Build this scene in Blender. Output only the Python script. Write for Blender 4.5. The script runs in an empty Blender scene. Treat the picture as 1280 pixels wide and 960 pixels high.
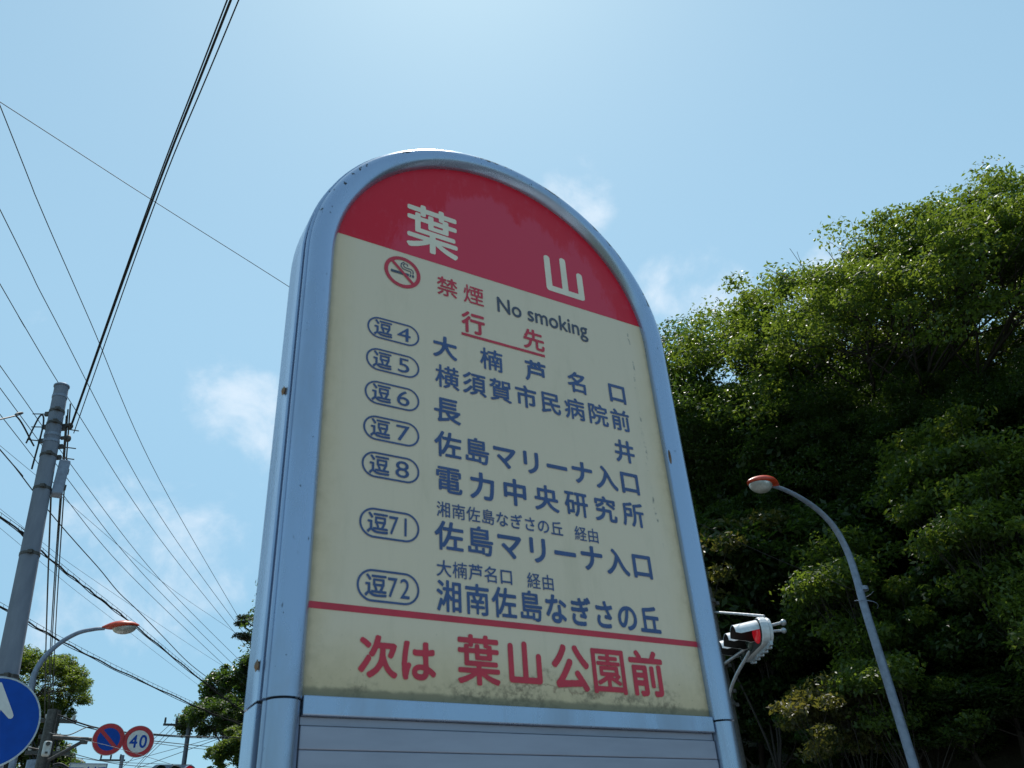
import bpy, math, random
import numpy as np
from mathutils import Vector, Matrix
scene = bpy.context.scene
COL = scene.collection
DEBUG = False

# ---------------------------------------------------------------- camera
F, CX, CY = 1036.0, 640.0, 480.0
_up = np.array([524 - CX, 1642.0, -F]); _up /= np.linalg.norm(_up)
_ax = np.array([0, 0, -1.0]); _fy = _ax - _up * _ax.dot(_up); _fy /= np.linalg.norm(_fy)
M3 = np.array([np.cross(_fy, _up), _fy, _up])          # rows: world axes seen from the camera
EYE = np.array([0, 0, 1.6])
cam_d = bpy.data.cameras.new('camera'); cam = bpy.data.objects.new('camera', cam_d); COL.objects.link(cam)
cam_d.sensor_width = 36; cam_d.lens = 36 * F / 1280
m = Matrix([list(map(float, r)) for r in M3]).to_4x4(); m.translation = Vector(EYE)
cam.matrix_world = m
cam_d.clip_start = 0.05; cam_d.clip_end = 3000
cam_d.dof.use_dof = True; cam_d.dof.focus_distance = 14; cam_d.dof.aperture_fstop = 26
scene.camera = cam

# ---------------------------------------------------------------- light
SUN_AZ, SUN_EL = math.radians(-3.0), math.radians(68)
SKY_STRENGTH = 0.125
scene.view_settings.view_transform = 'Standard'
scene.view_settings.look = 'None'
scene.view_settings.exposure = 0.3
sun_d = bpy.data.lights.new('sun', 'SUN'); sun_d.energy = 4.0; sun_d.angle = math.radians(0.5); sun_d.color = (1.0, 0.955, 0.88)
sun = bpy.data.objects.new('sun', sun_d); COL.objects.link(sun)
sd = Vector((math.sin(SUN_AZ) * math.cos(SUN_EL), math.cos(SUN_AZ) * math.cos(SUN_EL), math.sin(SUN_EL)))
sun.rotation_euler = sd.to_track_quat('Z', 'Y').to_euler(); sun.location = (0, 0, 60)


def ray(px, py):
    d = M3 @ np.array([px - CX, CY - py, -F]); return d / np.linalg.norm(d)


def at_d(px, py, d):
    r = ray(px, py); return EYE + r * (d / math.hypot(r[0], r[1]))


def at_z(px, py, z):
    r = ray(px, py); return EYE + r * ((z - EYE[2]) / r[2])


# world sky with a few small clouds
world = bpy.data.worlds.new('World'); scene.world = world; world.use_nodes = True
nt = world.node_tree; N = nt.nodes; L = nt.links; N.clear()
out = N.new('ShaderNodeOutputWorld'); bg = N.new('ShaderNodeBackground'); bg.inputs[1].default_value = SKY_STRENGTH
sky = N.new('ShaderNodeTexSky'); sky.sky_type = 'NISHITA'; sky.sun_disc = False
sky.sun_elevation = SUN_EL; sky.sun_rotation = SUN_AZ
sky.air_density = 1.15; sky.dust_density = 0.3; sky.ozone_density = 2.6; sky.altitude = 0
tc = N.new('ShaderNodeTexCoord')


def wmath(op, a, b=None, c=None):
    n = N.new('ShaderNodeMath'); n.operation = op
    for i, x in enumerate((a, b, c)):
        if x is None: continue
        if isinstance(x, (int, float)): n.inputs[i].default_value = x
        else: L.new(x, n.inputs[i])
    return n.outputs[0]


def wsmooth(x, lo, hi):
    n = N.new('ShaderNodeMapRange'); n.interpolation_type = 'SMOOTHSTEP'
    L.new(x, n.inputs['Value']); n.inputs['From Min'].default_value = lo; n.inputs['From Max'].default_value = hi
    return n.outputs['Result']


wn = N.new('ShaderNodeTexNoise'); wn.inputs['Scale'].default_value = 8.6; wn.inputs['Detail'].default_value = 9; wn.inputs['Roughness'].default_value = 0.62
wn.inputs['Distortion'].default_value = 0.25
L.new(tc.outputs['Generated'], wn.inputs['Vector'])
spots = [(300, 535, 5.6, .95), (200, 700, 9.5, 1.0), (262, 620, 6.0, .8), (120, 690, 7.0, .8), (722, 243, 4.0, 1.12), (705, 236, 2.4, 1.1), (868, 358, 4.6, 1.3), (905, 365, 3.4, 1.2),
         (945, 250, 2.0, .35), (1035, 360, 4.6, 1.0), (10, 650, 5, .6), (90, 775, 4.5, .6), (300, 740, 7, .5), (470, 330, 5, .6), (1110, 225, 3, .4),
         (1500, 100, 8, .8), (-300, 500, 12, .9), (-150, 200, 6, .5), (1700, 600, 12, .9)]
acc = None
for (px, py, rad, amp) in spots:
    r = ray(px, py)
    dp = N.new('ShaderNodeVectorMath'); dp.operation = 'DOT_PRODUCT'; L.new(tc.outputs['Generated'], dp.inputs[0]); dp.inputs[1].default_value = tuple(r)
    s = wmath('MULTIPLY', wsmooth(dp.outputs['Value'], math.cos(math.radians(rad)), 1.0), amp)
    acc = s if acc is None else wmath('MAXIMUM', acc, s)
thr = wmath('SUBTRACT', wn.outputs['Fac'], wmath('SUBTRACT', 0.66, wmath('MULTIPLY', acc, 0.27)))
cl = wmath('MULTIPLY', wsmooth(thr, 0.0, 0.30), 0.56)
gam = N.new('ShaderNodeGamma'); gam.inputs[1].default_value = 0.6; L.new(sky.outputs[0], gam.inputs[0])
tint = N.new('ShaderNodeMixRGB'); tint.blend_type = 'MULTIPLY'; tint.inputs[0].default_value = 1; L.new(gam.outputs[0], tint.inputs[1]); tint.inputs[2].default_value = (1.71, 2.15, 2.06, 1)
sx = N.new('ShaderNodeSeparateXYZ'); L.new(tc.outputs['Generated'], sx.inputs[0])
hz = N.new('ShaderNodeMixRGB'); hz.blend_type = 'MULTIPLY'; L.new(wsmooth(sx.outputs[2], 0.62, 0.05), hz.inputs[0]); L.new(tint.outputs[0], hz.inputs[1]); hz.inputs[2].default_value = (.60, .68, .79, 1)
mixc = N.new('ShaderNodeMixRGB'); L.new(cl, mixc.inputs[0]); L.new(hz.outputs[0], mixc.inputs[1]); mixc.inputs[2].default_value = (6.3, 6.7, 7.2, 1)
L.new(mixc.outputs[0], bg.inputs[0]); L.new(bg.outputs[0], out.inputs[0])


# ---------------------------------------------------------------- helpers
class MB:
    def __init__(s): s.v = []; s.f = []

    def add(s, vs, fs):
        b = len(s.v); s.v += [tuple(map(float, p)) for p in vs]; s.f += [tuple(i + b for i in f) for f in fs]; return s

    def box(s, c, h, R=None):
        c = np.array(c, float); vs = []
        for x in (-1, 1):
            for y in (-1, 1):
                for z in (-1, 1):
                    p = np.array([x * h[0], y * h[1], z * h[2]], float)
                    if R is not None: p = R @ p
                    vs.append(c + p)
        return s.add(vs, [(0, 1, 3, 2), (4, 6, 7, 5), (0, 4, 5, 1), (2, 3, 7, 6), (0, 2, 6, 4), (1, 5, 7, 3)])

    def tube(s, pts, r, n=8, caps=True):
        pts = [np.array(p, float) for p in pts]
        rs = r if hasattr(r, '__len__') else [r] * len(pts)
        prev = None; rings = []
        for i, p in enumerate(pts):
            t = pts[min(i + 1, len(pts) - 1)] - pts[max(i - 1, 0)]; t /= (np.linalg.norm(t) + 1e-12)
            if prev is None:
                a = np.array([0, 0, 1.0]) if abs(t[2]) < .9 else np.array([1.0, 0, 0])
            else: a = prev
            x = a - t * a.dot(t); x /= np.linalg.norm(x); y = np.cross(t, x); prev = x
            rings.append([p + rs[i] * (x * math.cos(2 * math.pi * k / n) + y * math.sin(2 * math.pi * k / n)) for k in range(n)])
        vs = [q for rg in rings for q in rg]; fs = []
        for i in range(len(pts) - 1):
            for k in range(n):
                a = i * n + k; b = i * n + (k + 1) % n; fs.append((a, b, b + n, a + n))
        if caps:
            fs.append(tuple(range(n - 1, -1, -1))); fs.append(tuple(range((len(pts) - 1) * n, len(pts) * n)))
        return s.add(vs, fs)

    def prism(s, poly, o, ax, ay, ext):
        """poly (2D) in plane o + x ax + y ay, extruded by vector ext"""
        o, ax, ay, ext = (np.array(q, float) for q in (o, ax, ay, ext)); n = len(poly)
        vs = [o + x * ax + y * ay for x, y in poly] + [o + x * ax + y * ay + ext for x, y in poly]
        fs = [tuple(range(n)), tuple(range(2 * n - 1, n - 1, -1))] + [(i, i + n, (i + 1) % n + n, (i + 1) % n) for i in range(n)]
        return s.add(vs, fs)

    def ellipsoid(s, c, ax, ay, az, nu=20, nv=12, v0=-90, v1=90):
        c, ax, ay, az = (np.array(q, float) for q in (c, ax, ay, az)); vs = []; fs = []
        for j in range(nv + 1):
            b = math.radians(v0 + (v1 - v0) * j / nv)
            for i in range(nu):
                a = 2 * math.pi * i / nu
                vs.append(c + ax * math.cos(a) * math.cos(b) + ay * math.sin(a) * math.cos(b) + az * math.sin(b))
        for j in range(nv):
            for i in range(nu):
                a = j * nu + i; b = j * nu + (i + 1) % nu; fs.append((a, b, b + nu, a + nu))
        return s.add(vs, fs)

    def build(s, name, mat, parent=None, smooth=False, bevel=0, auto=40):
        me = bpy.data.meshes.new(name); me.from_pydata(s.v, [], s.f); me.update()
        if mat: me.materials.append(mat)
        o = bpy.data.objects.new(name, me); COL.objects.link(o)
        if smooth:
            me.polygons.foreach_set('use_smooth', [True] * len(me.polygons))
            try: me.set_sharp_from_angle(angle=math.radians(auto))
            except Exception: pass
        if parent is not None: o.parent = parent
        if bevel:
            b = o.modifiers.new('bevel', 'BEVEL'); b.width = bevel; b.segments = 2; b.limit_method = 'ANGLE'
        return o


def empty(name, loc, rz=0.0):
    o = bpy.data.objects.new(name, None); COL.objects.link(o); o.location = tuple(map(float, loc)); o.rotation_euler = (0, 0, rz)
    o.empty_display_size = 0.3; return o


def tag(o, label=None, cat=None, group=None, kind=None):
    if label: o['label'] = label
    if cat: o['category'] = cat
    if group: o['group'] = group
    if kind: o['kind'] = kind
    return o


class Mat:
    def __init__(s, name, color=(.5, .5, .5), rough=.5, metal=0, spec=None):
        s.m = bpy.data.materials.new(name); s.m.use_nodes = True; s.nt = s.m.node_tree; s.n = s.nt.nodes; s.l = s.nt.links
        s.b = s.n['Principled BSDF']; s.b.inputs['Base Color'].default_value = (*color, 1); s.b.inputs['Roughness'].default_value = rough
        s.b.inputs['Metallic'].default_value = metal
        if spec is not None: s.b.inputs['Specular IOR Level'].default_value = spec
        s.tc = None

    def co(s, scale=(1, 1, 1)):
        if s.tc is None: s.tc = s.n.new('ShaderNodeTexCoord')
        mp = s.n.new('ShaderNodeMapping'); s.l.new(s.tc.outputs['Object'], mp.inputs[0]); mp.inputs['Scale'].default_value = scale
        return mp.outputs[0]

    def noise(s, scale=5, detail=6, rough=.6, stretch=(1, 1, 1), dist=0):
        t = s.n.new('ShaderNodeTexNoise'); t.inputs['Scale'].default_value = scale; t.inputs['Detail'].default_value = detail
        t.inputs['Roughness'].default_value = rough; t.inputs['Distortion'].default_value = dist
        s.l.new(s.co(stretch), t.inputs['Vector']); return t.outputs['Fac']

    def xyz(s):
        n = s.n.new('ShaderNodeSeparateXYZ'); s.l.new(s.co(), n.inputs[0]); return n.outputs

    def math(s, op, a, b=None, c=None):
        n = s.n.new('ShaderNodeMath'); n.operation = op
        for i, x in enumerate((a, b, c)):
            if x is None: continue
            if isinstance(x, (int, float)): n.inputs[i].default_value = x
            else: s.l.new(x, n.inputs[i])
        return n.outputs[0]

    def step(s, x, lo, hi):
        n = s.n.new('ShaderNodeMapRange'); n.interpolation_type = 'SMOOTHSTEP'
        if isinstance(x, (int, float)): n.inputs['Value'].default_value = x
        else: s.l.new(x, n.inputs['Value'])
        n.inputs['From Min'].default_value = lo; n.inputs['From Max'].default_value = hi
        return n.outputs['Result']

    def mix(s, fac, a, b):
        n = s.n.new('ShaderNodeMixRGB')
        if isinstance(fac, (int, float)): n.inputs[0].default_value = fac
        else: s.l.new(fac, n.inputs[0])
        for i, x in ((1, a), (2, b)):
            if isinstance(x, tuple): n.inputs[i].default_value = (*x, 1)
            else: s.l.new(x, n.inputs[i])
        return n.outputs[0]

    def color(s, x): s.l.new(x, s.b.inputs['Base Color']); return s

    def rough(s, x): s.l.new(x, s.b.inputs['Roughness']); return s

    def bump(s, h, strength=.2, dist=.01):
        n = s.n.new('ShaderNodeBump'); n.inputs['Strength'].default_value = strength; n.inputs['Distance'].default_value = dist
        s.l.new(h, n.inputs['Height']); s.l.new(n.outputs[0], s.b.inputs['Normal']); return s


def simple(name, c, rough=.5, metal=0, var=.25, scale=8, spec=None, stretch=(1, 1, 1)):
    m_ = Mat(name, c, rough, metal, spec); f = m_.noise(scale, 5, .6, stretch)
    f = m_.step(f, .3, .7)
    m_.color(m_.mix(f, tuple(x * (1 - var) for x in c), tuple(min(1, x * (1 + var * .6)) for x in c)))
    return m_.m


K = 0.8e-3      # sign units (about a millimetre on the panel) to metres
SZ = 0.0        # set below

# sign frame -------------------------------------------------------
AZU = math.radians(58.2)
U = np.array([math.sin(AZU), math.cos(AZU), 0]); V = np.array([-U[1], U[0], 0])      # U across the road, V along it
_r = ray(375, 868); O = EYE + _r / math.hypot(_r[0], _r[1]) * 0.8                     # lower left corner of the panel
SIGN_LOC = O + U * 303.5 * K; SIGN_LOC[2] = 0
PZ = float(O[2])                                                                      # panel's lower edge height

# ---------------------------------------------------------------- materials
alu = Mat('painted_aluminium', (.5, .53, .58), .3, .75)
_x = alu.xyz()
_zr = alu.math('SUBTRACT', alu.math('SQRT', alu.math('ADD', alu.math('POWER', _x[0], 2), alu.math('POWER', alu.math('MAXIMUM', alu.math('SUBTRACT', _x[2], PZ + 647 * K), 0), 2))), 303.5 * K)
_sp = alu.noise(170, 3, .7, (1, 1, .6)); _sp2 = alu.noise(26, 4, .6)
_band = alu.math('MULTIPLY', alu.step(_zr, 18 * K, 26 * K), alu.step(_zr, 46 * K, 36 * K))
_top = alu.step(_x[2], PZ + 640 * K, PZ + 760 * K)
_thr = alu.math('ADD', alu.math('MULTIPLY', alu.math('MULTIPLY', _band, _top), alu.step(_sp2, .46, .62)), 0)
_chip = alu.step(alu.math('ADD', _sp, alu.math('MULTIPLY', _thr, .31)), .70, .735)
_dust = alu.step(alu.noise(14, 6, .65, (1, 1, .35)), .45, .75)
_c = alu.mix(alu.math('MULTIPLY', _dust, .35), (.335, .42, .565), (.27, .31, .37))
alu.color(alu.mix(_chip, _c, (.03, .03, .032))); alu.rough(alu.math('ADD', alu.math('MULTIPLY', _dust, .12), .33))
_st = alu.step(alu.noise(40, 6, .75, (1, 1, .06)), .52, .72)
alu.b.inputs['Metallic'].default_value = .8
alu.rough(alu.math('ADD', alu.math('MULTIPLY', _dust, .14), alu.math('ADD', .24, alu.math('MULTIPLY', _st, .12))))
alu.bump(alu.noise(14, 3, .5), .05, .003)
ALU = alu.m
gap = simple('dark_gap', (.025, .025, .028), .8)

pan = Mat('cream_acrylic_panel', (.6, .58, .45), .32)
x_, y_, z_ = pan.xyz()
zz = pan.math('SUBTRACT', z_, PZ)
ax_ = pan.math('ABSOLUTE', x_)
n1 = pan.noise(9, 6, .65); n2 = pan.noise(55, 6, .7); n3 = pan.noise(230, 4, .6); n4 = pan.noise(22, 5, .7, (1, 1, .3))
edge = pan.step(pan.math('ADD', ax_, pan.math('MULTIPLY', n1, .05)), .225, .285)
low = pan.step(pan.math('ADD', zz, pan.math('MULTIPLY', n1, .05)), .10, .02)
c = pan.mix(pan.math('MULTIPLY', pan.math('MAXIMUM', edge, low), .8), (.665, .57, .43), (.63, .50, .29))
c = pan.mix(pan.math('MULTIPLY', pan.step(n4, .5, .75), .22), c, (.42, .37, .24))
mot = pan.math('MULTIPLY', pan.step(pan.math('ADD', ax_, pan.math('MULTIPLY', n2, .07)), .252, .30), pan.step(zz, .52, .30))
c = pan.mix(pan.math('MULTIPLY', mot, .5), c, (.40, .31, .17))
# grime near the lower edge: brown mould in patches
gz = pan.math('SUBTRACT', pan.math('MULTIPLY', n2, .11), pan.math('ADD', zz, .018))
patch = pan.step(pan.math('ADD', n1, pan.math('MULTIPLY', pan.step(pan.math('ABSOLUTE', pan.math('SUBTRACT', x_, .02)), .16, .02), .12)), .50, .60)
grime = pan.math('MULTIPLY', pan.step(gz, .0, .03), pan.math('MULTIPLY', patch, pan.step(pan.noise(120, 5, .75), .40, .62)))
c = pan.mix(pan.math('MULTIPLY', grime, .85), c, (.11, .08, .045))
vein = pan.math('MULTIPLY', pan.step(pan.math('ABSOLUTE', pan.math('SUBTRACT', pan.math('ADD', zz, pan.math('MULTIPLY', pan.math('SUBTRACT', n2, .5), .05)), .020)), .0022, .0004), pan.step(pan.math('ABSOLUTE', pan.math('SUBTRACT', x_, .05)), .10, .05))
c = pan.mix(pan.math('MULTIPLY', vein, .6), c, (.16, .07, .035))
soft = pan.math('MULTIPLY', pan.step(gz, -.03, .05), .3)
c = pan.mix(soft, c, (.33, .27, .15))
stk = pan.math('MULTIPLY', pan.step(pan.noise(60, 5, .7, (1, 1, .05)), .52, .75), .16)
c = pan.mix(stk, c, (.42, .38, .27))
spk = pan.math('MULTIPLY', pan.step(n3, .66, .72), pan.step(zz, .11, .0))
c = pan.mix(pan.math('MULTIPLY', spk, .8), c, (.04, .04, .035))
# thin line of black specks down the right-hand side
rx = pan.math('ABSOLUTE', pan.math('SUBTRACT', pan.math('ADD', x_, pan.math('MULTIPLY', n1, .03)), .2265))
ln = pan.math('MULTIPLY', pan.step(rx, .0022, .0006), pan.step(n2, .50, .60))
ln = pan.math('MULTIPLY', ln, pan.step(zz, .19, .24))
c = pan.mix(pan.math('MULTIPLY', ln, .75), c, (.06, .07, .08))
# green brown rim where the acrylic meets the frame
rim = pan.step(pan.math('ADD', ax_, pan.math('MULTIPLY', n2, .008)), .238, .247)
c = pan.mix(pan.math('MULTIPLY', rim, .45), c, (.20, .18, .11))
rl = pan.step(pan.math('ADD', zz, pan.math('MULTIPLY', n2, -.01)), .0045, .0)
c = pan.mix(pan.math('MULTIPLY', rl, .7), c, (.12, .11, .06))
pan.color(c); pan.bump(n2, .03, .001)
PAN = pan.m

hd = Mat('red_print_painted_reflection', (.5, .03, .08), .35, 0, .25)
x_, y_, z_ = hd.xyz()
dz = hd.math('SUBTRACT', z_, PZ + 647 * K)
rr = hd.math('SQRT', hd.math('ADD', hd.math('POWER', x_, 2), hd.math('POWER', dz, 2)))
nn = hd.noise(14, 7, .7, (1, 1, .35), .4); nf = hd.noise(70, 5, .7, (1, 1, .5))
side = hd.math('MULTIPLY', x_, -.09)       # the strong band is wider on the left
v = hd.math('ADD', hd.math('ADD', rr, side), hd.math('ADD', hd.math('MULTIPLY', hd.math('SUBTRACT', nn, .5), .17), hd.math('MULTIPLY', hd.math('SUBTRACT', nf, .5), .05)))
deep_red = hd.step(v, .180, .200)
c = hd.mix(hd.math('MULTIPLY', deep_red, .85), (.58, .040, .082), (.56, .002, .018))  # duller mauve middle: reflection on the clear film, painted into the base colour
c = hd.mix(hd.math('MULTIPLY', hd.step(nf, .5, .75), hd.math('MULTIPLY', deep_red, .32)), c, (.56, .08, .13))
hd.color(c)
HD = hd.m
RED = simple('red_print', (.50, .02, .045), .35, var=.12, scale=30)
BLUE = simple('blue_print', (.035, .075, .21), .35, var=.12, scale=30)
NAVY = simple('navy_print', (.05, .06, .10), .4, var=.1)
WHT = simple('cream_print', (.74, .68, .54), .35, var=.08, scale=20)
RUST = simple('rusty_screw', (.22, .14, .09), .6, .5, .5, 120)

conc = Mat('pole_concrete', (.3, .3, .31), .85)
f1 = conc.noise(3, 8, .65, (1, 1, .25)); f2 = conc.noise(60, 5, .6)
conc.color(conc.mix(conc.step(f1, .35, .7), (.15, .175, .23), (.22, .25, .31))); conc.bump(f2, .25, .004); CONC = conc.m
SLATM = simple('anodised_slats', (.30, .32, .40), .42, .5, .12, 25, stretch=(.2, 1, 1))
GALV = simple('galvanised_steel', (.42, .44, .47), .42, .7, .25, 20)
GALV2 = simple('painted_grey_steel', (.21, .25, .33), .45, .2, .2, 12)
DARKM = simple('dark_metal_fittings', (.09, .085, .08), .6, .4, .4, 30)
WIRE = simple('black_cable_sheath', (.012, .012, .014), .55, 0, .3, 3)
ORANGE = simple('vermilion_enamel', (.55, .055, .018), .35, 0, .25, 14)
BOXW = simple('off_white_plastic_box', (.55, .56, .55), .4, 0, .12, 10)
SBLUE = simple('sign_blue', (.001, .06, .36), .5, 0, .1, 12, .2)
SRED = simple('sign_red', (.45, .012, .02), .4, 0, .18, 14)
SWHITE = simple('sign_white', (.62, .63, .62), .4, 0, .1, 14)
SIGW = simple('signal_housing_paint', (.62, .65, .68), .38, 0, .15, 14)
BLACKP = simple('black_visor_paint', (.012, .012, .012), .6, 0, .2, 10)
INSUL = simple('glazed_insulator', (.5, .48, .45), .2, 0, .2, 10)

gl = Mat('lamp_bowl', (.42, .43, .42), .18); gl.b.inputs['Transmission Weight'].default_value = .45
_t = gl.noise(7, 3, .5); gl.color(gl.mix(gl.step(_t, .4, .7), (.36, .36, .34), (.62, .62, .6))); gl.b.inputs['Transmission Weight'].default_value = .15; BOWL = gl.m
lr = Mat('red_signal_lens', (.4, .006, .015), .25); lr.b.inputs['Emission Color'].default_value = (1, .02, .04, 1); lr.b.inputs['Emission Strength'].default_value = .14; LENSR = lr.m
lg = Mat('dark_signal_lens', (.03, .05, .045), .15); LENSD = lg.m


def leaf_mat(name, c1, c2, tr1, tr2, gloss=.42):
    m_ = bpy.data.materials.new(name); m_.use_nodes = True; n = m_.node_tree.nodes; l = m_.node_tree.links
    b = n['Principled BSDF']; o = n['Material Output']
    g = n.new('ShaderNodeNewGeometry'); oi = n.new('ShaderNodeTexCoord')
    nz = n.new('ShaderNodeTexNoise'); nz.inputs['Scale'].default_value = .9; nz.inputs['Detail'].default_value = 3; l.new(oi.outputs['Object'], nz.inputs['Vector'])
    ad = n.new('ShaderNodeMath'); ad.operation = 'MULTIPLY_ADD'; ad.inputs[1].default_value = .55
    l.new(g.outputs['Random Per Island'], ad.inputs[0])
    mr = n.new('ShaderNodeMapRange'); l.new(nz.outputs['Fac'], mr.inputs[0]); mr.inputs[1].default_value = .35; mr.inputs[2].default_value = .65; mr.inputs[4].default_value = .45
    l.new(mr.outputs[0], ad.inputs[2])
    m1 = n.new('ShaderNodeMixRGB'); l.new(ad.outputs[0], m1.inputs[0]); m1.inputs[1].default_value = (*c1, 1); m1.inputs[2].default_value = (*c2, 1)
    m2 = n.new('ShaderNodeMixRGB'); l.new(ad.outputs[0], m2.inputs[0]); m2.inputs[1].default_value = (*tr1, 1); m2.inputs[2].default_value = (*tr2, 1)
    l.new(m1.outputs[0], b.inputs['Base Color']); b.inputs['Roughness'].default_value = gloss; b.inputs['Specular IOR Level'].default_value = .35
    t = n.new('ShaderNodeBsdfTranslucent'); l.new(m2.outputs[0], t.inputs[0])
    mx = n.new('ShaderNodeMixShader'); mx.inputs[0].default_value = .42; l.new(b.outputs[0], mx.inputs[1]); l.new(t.outputs[0], mx.inputs[2]); l.new(mx.outputs[0], o.inputs[0])
    return m_


LEAF = leaf_mat('broadleaf_foliage', (.03, .06, .012), (.075, .115, .022), (.12, .20, .015), (.30, .38, .04), .45)
LEAFD = leaf_mat('dark_evergreen_foliage', (.018, .038, .012), (.045, .075, .02), (.05, .11, .012), (.15, .24, .025), .40)
LEAFB = leaf_mat('bronze_tipped_foliage', (.04, .055, .018), (.10, .085, .028), (.11, .14, .02), (.26, .22, .035))
LEAFP = leaf_mat('pine_foliage', (.02, .035, .018), (.04, .06, .03), (.03, .05, .02), (.06, .08, .03), .6)
bk = Mat('bark', (.08, .065, .05), .9); _f = bk.noise(6, 6, .7, (1, 1, .3)); bk.color(bk.mix(_f, (.018, .015, .012), (.05, .042, .034))); bk.bump(_f, .5, .03); BARK = bk.m

gd = Mat('ground_soil_and_grass', (.1, .09, .06), .95); _f = gd.noise(.6, 8, .7); gd.color(gd.mix(gd.step(_f, .35, .65), (.05, .07, .025), (.12, .10, .07))); gd.bump(gd.noise(6, 6), .5, .05); GROUND = gd.m
asp = Mat('asphalt', (.05, .05, .052), .9); _f = asp.noise(90, 4, .7); asp.color(asp.mix(asp.step(asp.noise(.8, 6), .35, .7), (.04, .04, .042), (.065, .064, .063))); asp.bump(_f, .5, .006); ASPH = asp.m
pv = Mat('pavement_slabs', (.3, .29, .27), .85); _f = pv.noise(2.5, 7); pv.color(pv.mix(_f, (.22, .215, .2), (.36, .35, .33))); pv.bump(pv.noise(70, 4), .3, .003); PAVE = pv.m
PAINTW = simple('road_paint', (.7, .7, .68), .7, 0, .2, 6)
soil = Mat('bank_leaf_litter', (.05, .04, .03), .95); _f = soil.noise(1.5, 8, .7); soil.color(soil.mix(_f, (.02, .025, .01), (.05, .045, .025))); soil.bump(_f, .8, .2); SOIL = soil.m


# ---------------------------------------------------------------- lettering
def edt(mask, R):
    H, W = mask.shape; big = 1e3
    g = np.where(mask, 0, big).astype(float)
    for y in range(1, H): g[y] = np.minimum(g[y], g[y - 1] + 1)
    for y in range(H - 2, -1, -1): g[y] = np.minimum(g[y], g[y + 1] + 1)
    g2 = np.minimum(g, big) ** 2; o = g2.copy()
    for dx in range(1, R + 1):
        o[:, dx:] = np.minimum(o[:, dx:], g2[:, :-dx] + dx * dx)
        o[:, :-dx] = np.minimum(o[:, :-dx], g2[:, dx:] + dx * dx)
    return np.sqrt(o)


PXE = 120
_cache = {}


def rdp(p, eps):
    if len(p) < 4: return p
    keep = np.zeros(len(p), bool); keep[0] = keep[-1] = True; st = [(0, len(p) - 1)]
    while st:
        a, b = st.pop()
        if b <= a + 1: continue
        A, B = p[a], p[b]; d = B - A; q = p[a + 1:b] - A; ln_ = math.hypot(*d)
        dist = np.abs(q[:, 0] * d[1] - q[:, 1] * d[0]) / ln_ if ln_ > 1e-9 else np.hypot(q[:, 0], q[:, 1])
        k = int(dist.argmax())
        if dist[k] > eps:
            k += a + 1; keep[k] = True; st += [(a, k), (k, b)]
    return p[keep]


def glyph(txt, a, b):
    """outline loops of txt in em units: strokes shrunk by a, then grown with round ends by b"""
    key = (txt, a, b)
    if key in _cache: return _cache[key]
    cu = bpy.data.curves.new('glyph', 'FONT'); cu.body = txt; cu.resolution_u = 6
    ob = bpy.data.objects.new('glyph', cu); me = ob.to_mesh(); me.calc_loop_triangles()
    vs = np.array([v_.co[:2] for v_ in me.vertices]); tr = [tuple(t.vertices) for t in me.loop_triangles]
    x0, y0 = vs.min(0) - .12; x1, y1 = vs.max(0) + .12
    W = int((x1 - x0) * PXE) + 1; H = int((y1 - y0) * PXE) + 1; mask = np.zeros((H, W), bool)
    P = (vs - (x0, y0)) * PXE
    for t in tr:
        A, B, C = P[list(t)]
        lo = np.floor(np.minimum(np.minimum(A, B), C)).astype(int); hi = np.ceil(np.maximum(np.maximum(A, B), C)).astype(int) + 1
        X, Y = np.meshgrid(np.arange(lo[0], hi[0]) + .5, np.arange(lo[1], hi[1]) + .5)
        d = [(q[0] - p[0]) * (Y - p[1]) - (q[1] - p[1]) * (X - p[0]) for p, q in ((A, B), (B, C), (C, A))]
        ins = ((d[0] >= 0) & (d[1] >= 0) & (d[2] >= 0)) | ((d[0] <= 0) & (d[1] <= 0) & (d[2] <= 0))
        mask[lo[1]:hi[1], lo[0]:hi[0]] |= ins[:H - lo[1], :W - lo[0]]
    ob.to_mesh_clear(); bpy.data.objects.remove(ob); bpy.data.curves.remove(cu)
    R = int(b * PXE) + 4
    core = edt(~mask, R) > a * PXE if a > 0 else mask
    D = edt(core, R) - b * PXE
    loops = contour(np.minimum(D, 3.0), 1 / PXE, x0, y0)
    allp = np.vstack(loops); bb = (allp[:, 0].min(), allp[:, 1].min(), allp[:, 0].max(), allp[:, 1].max())
    _cache[key] = (loops, bb, mask.sum() / PXE ** 2); return _cache[key]


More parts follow.
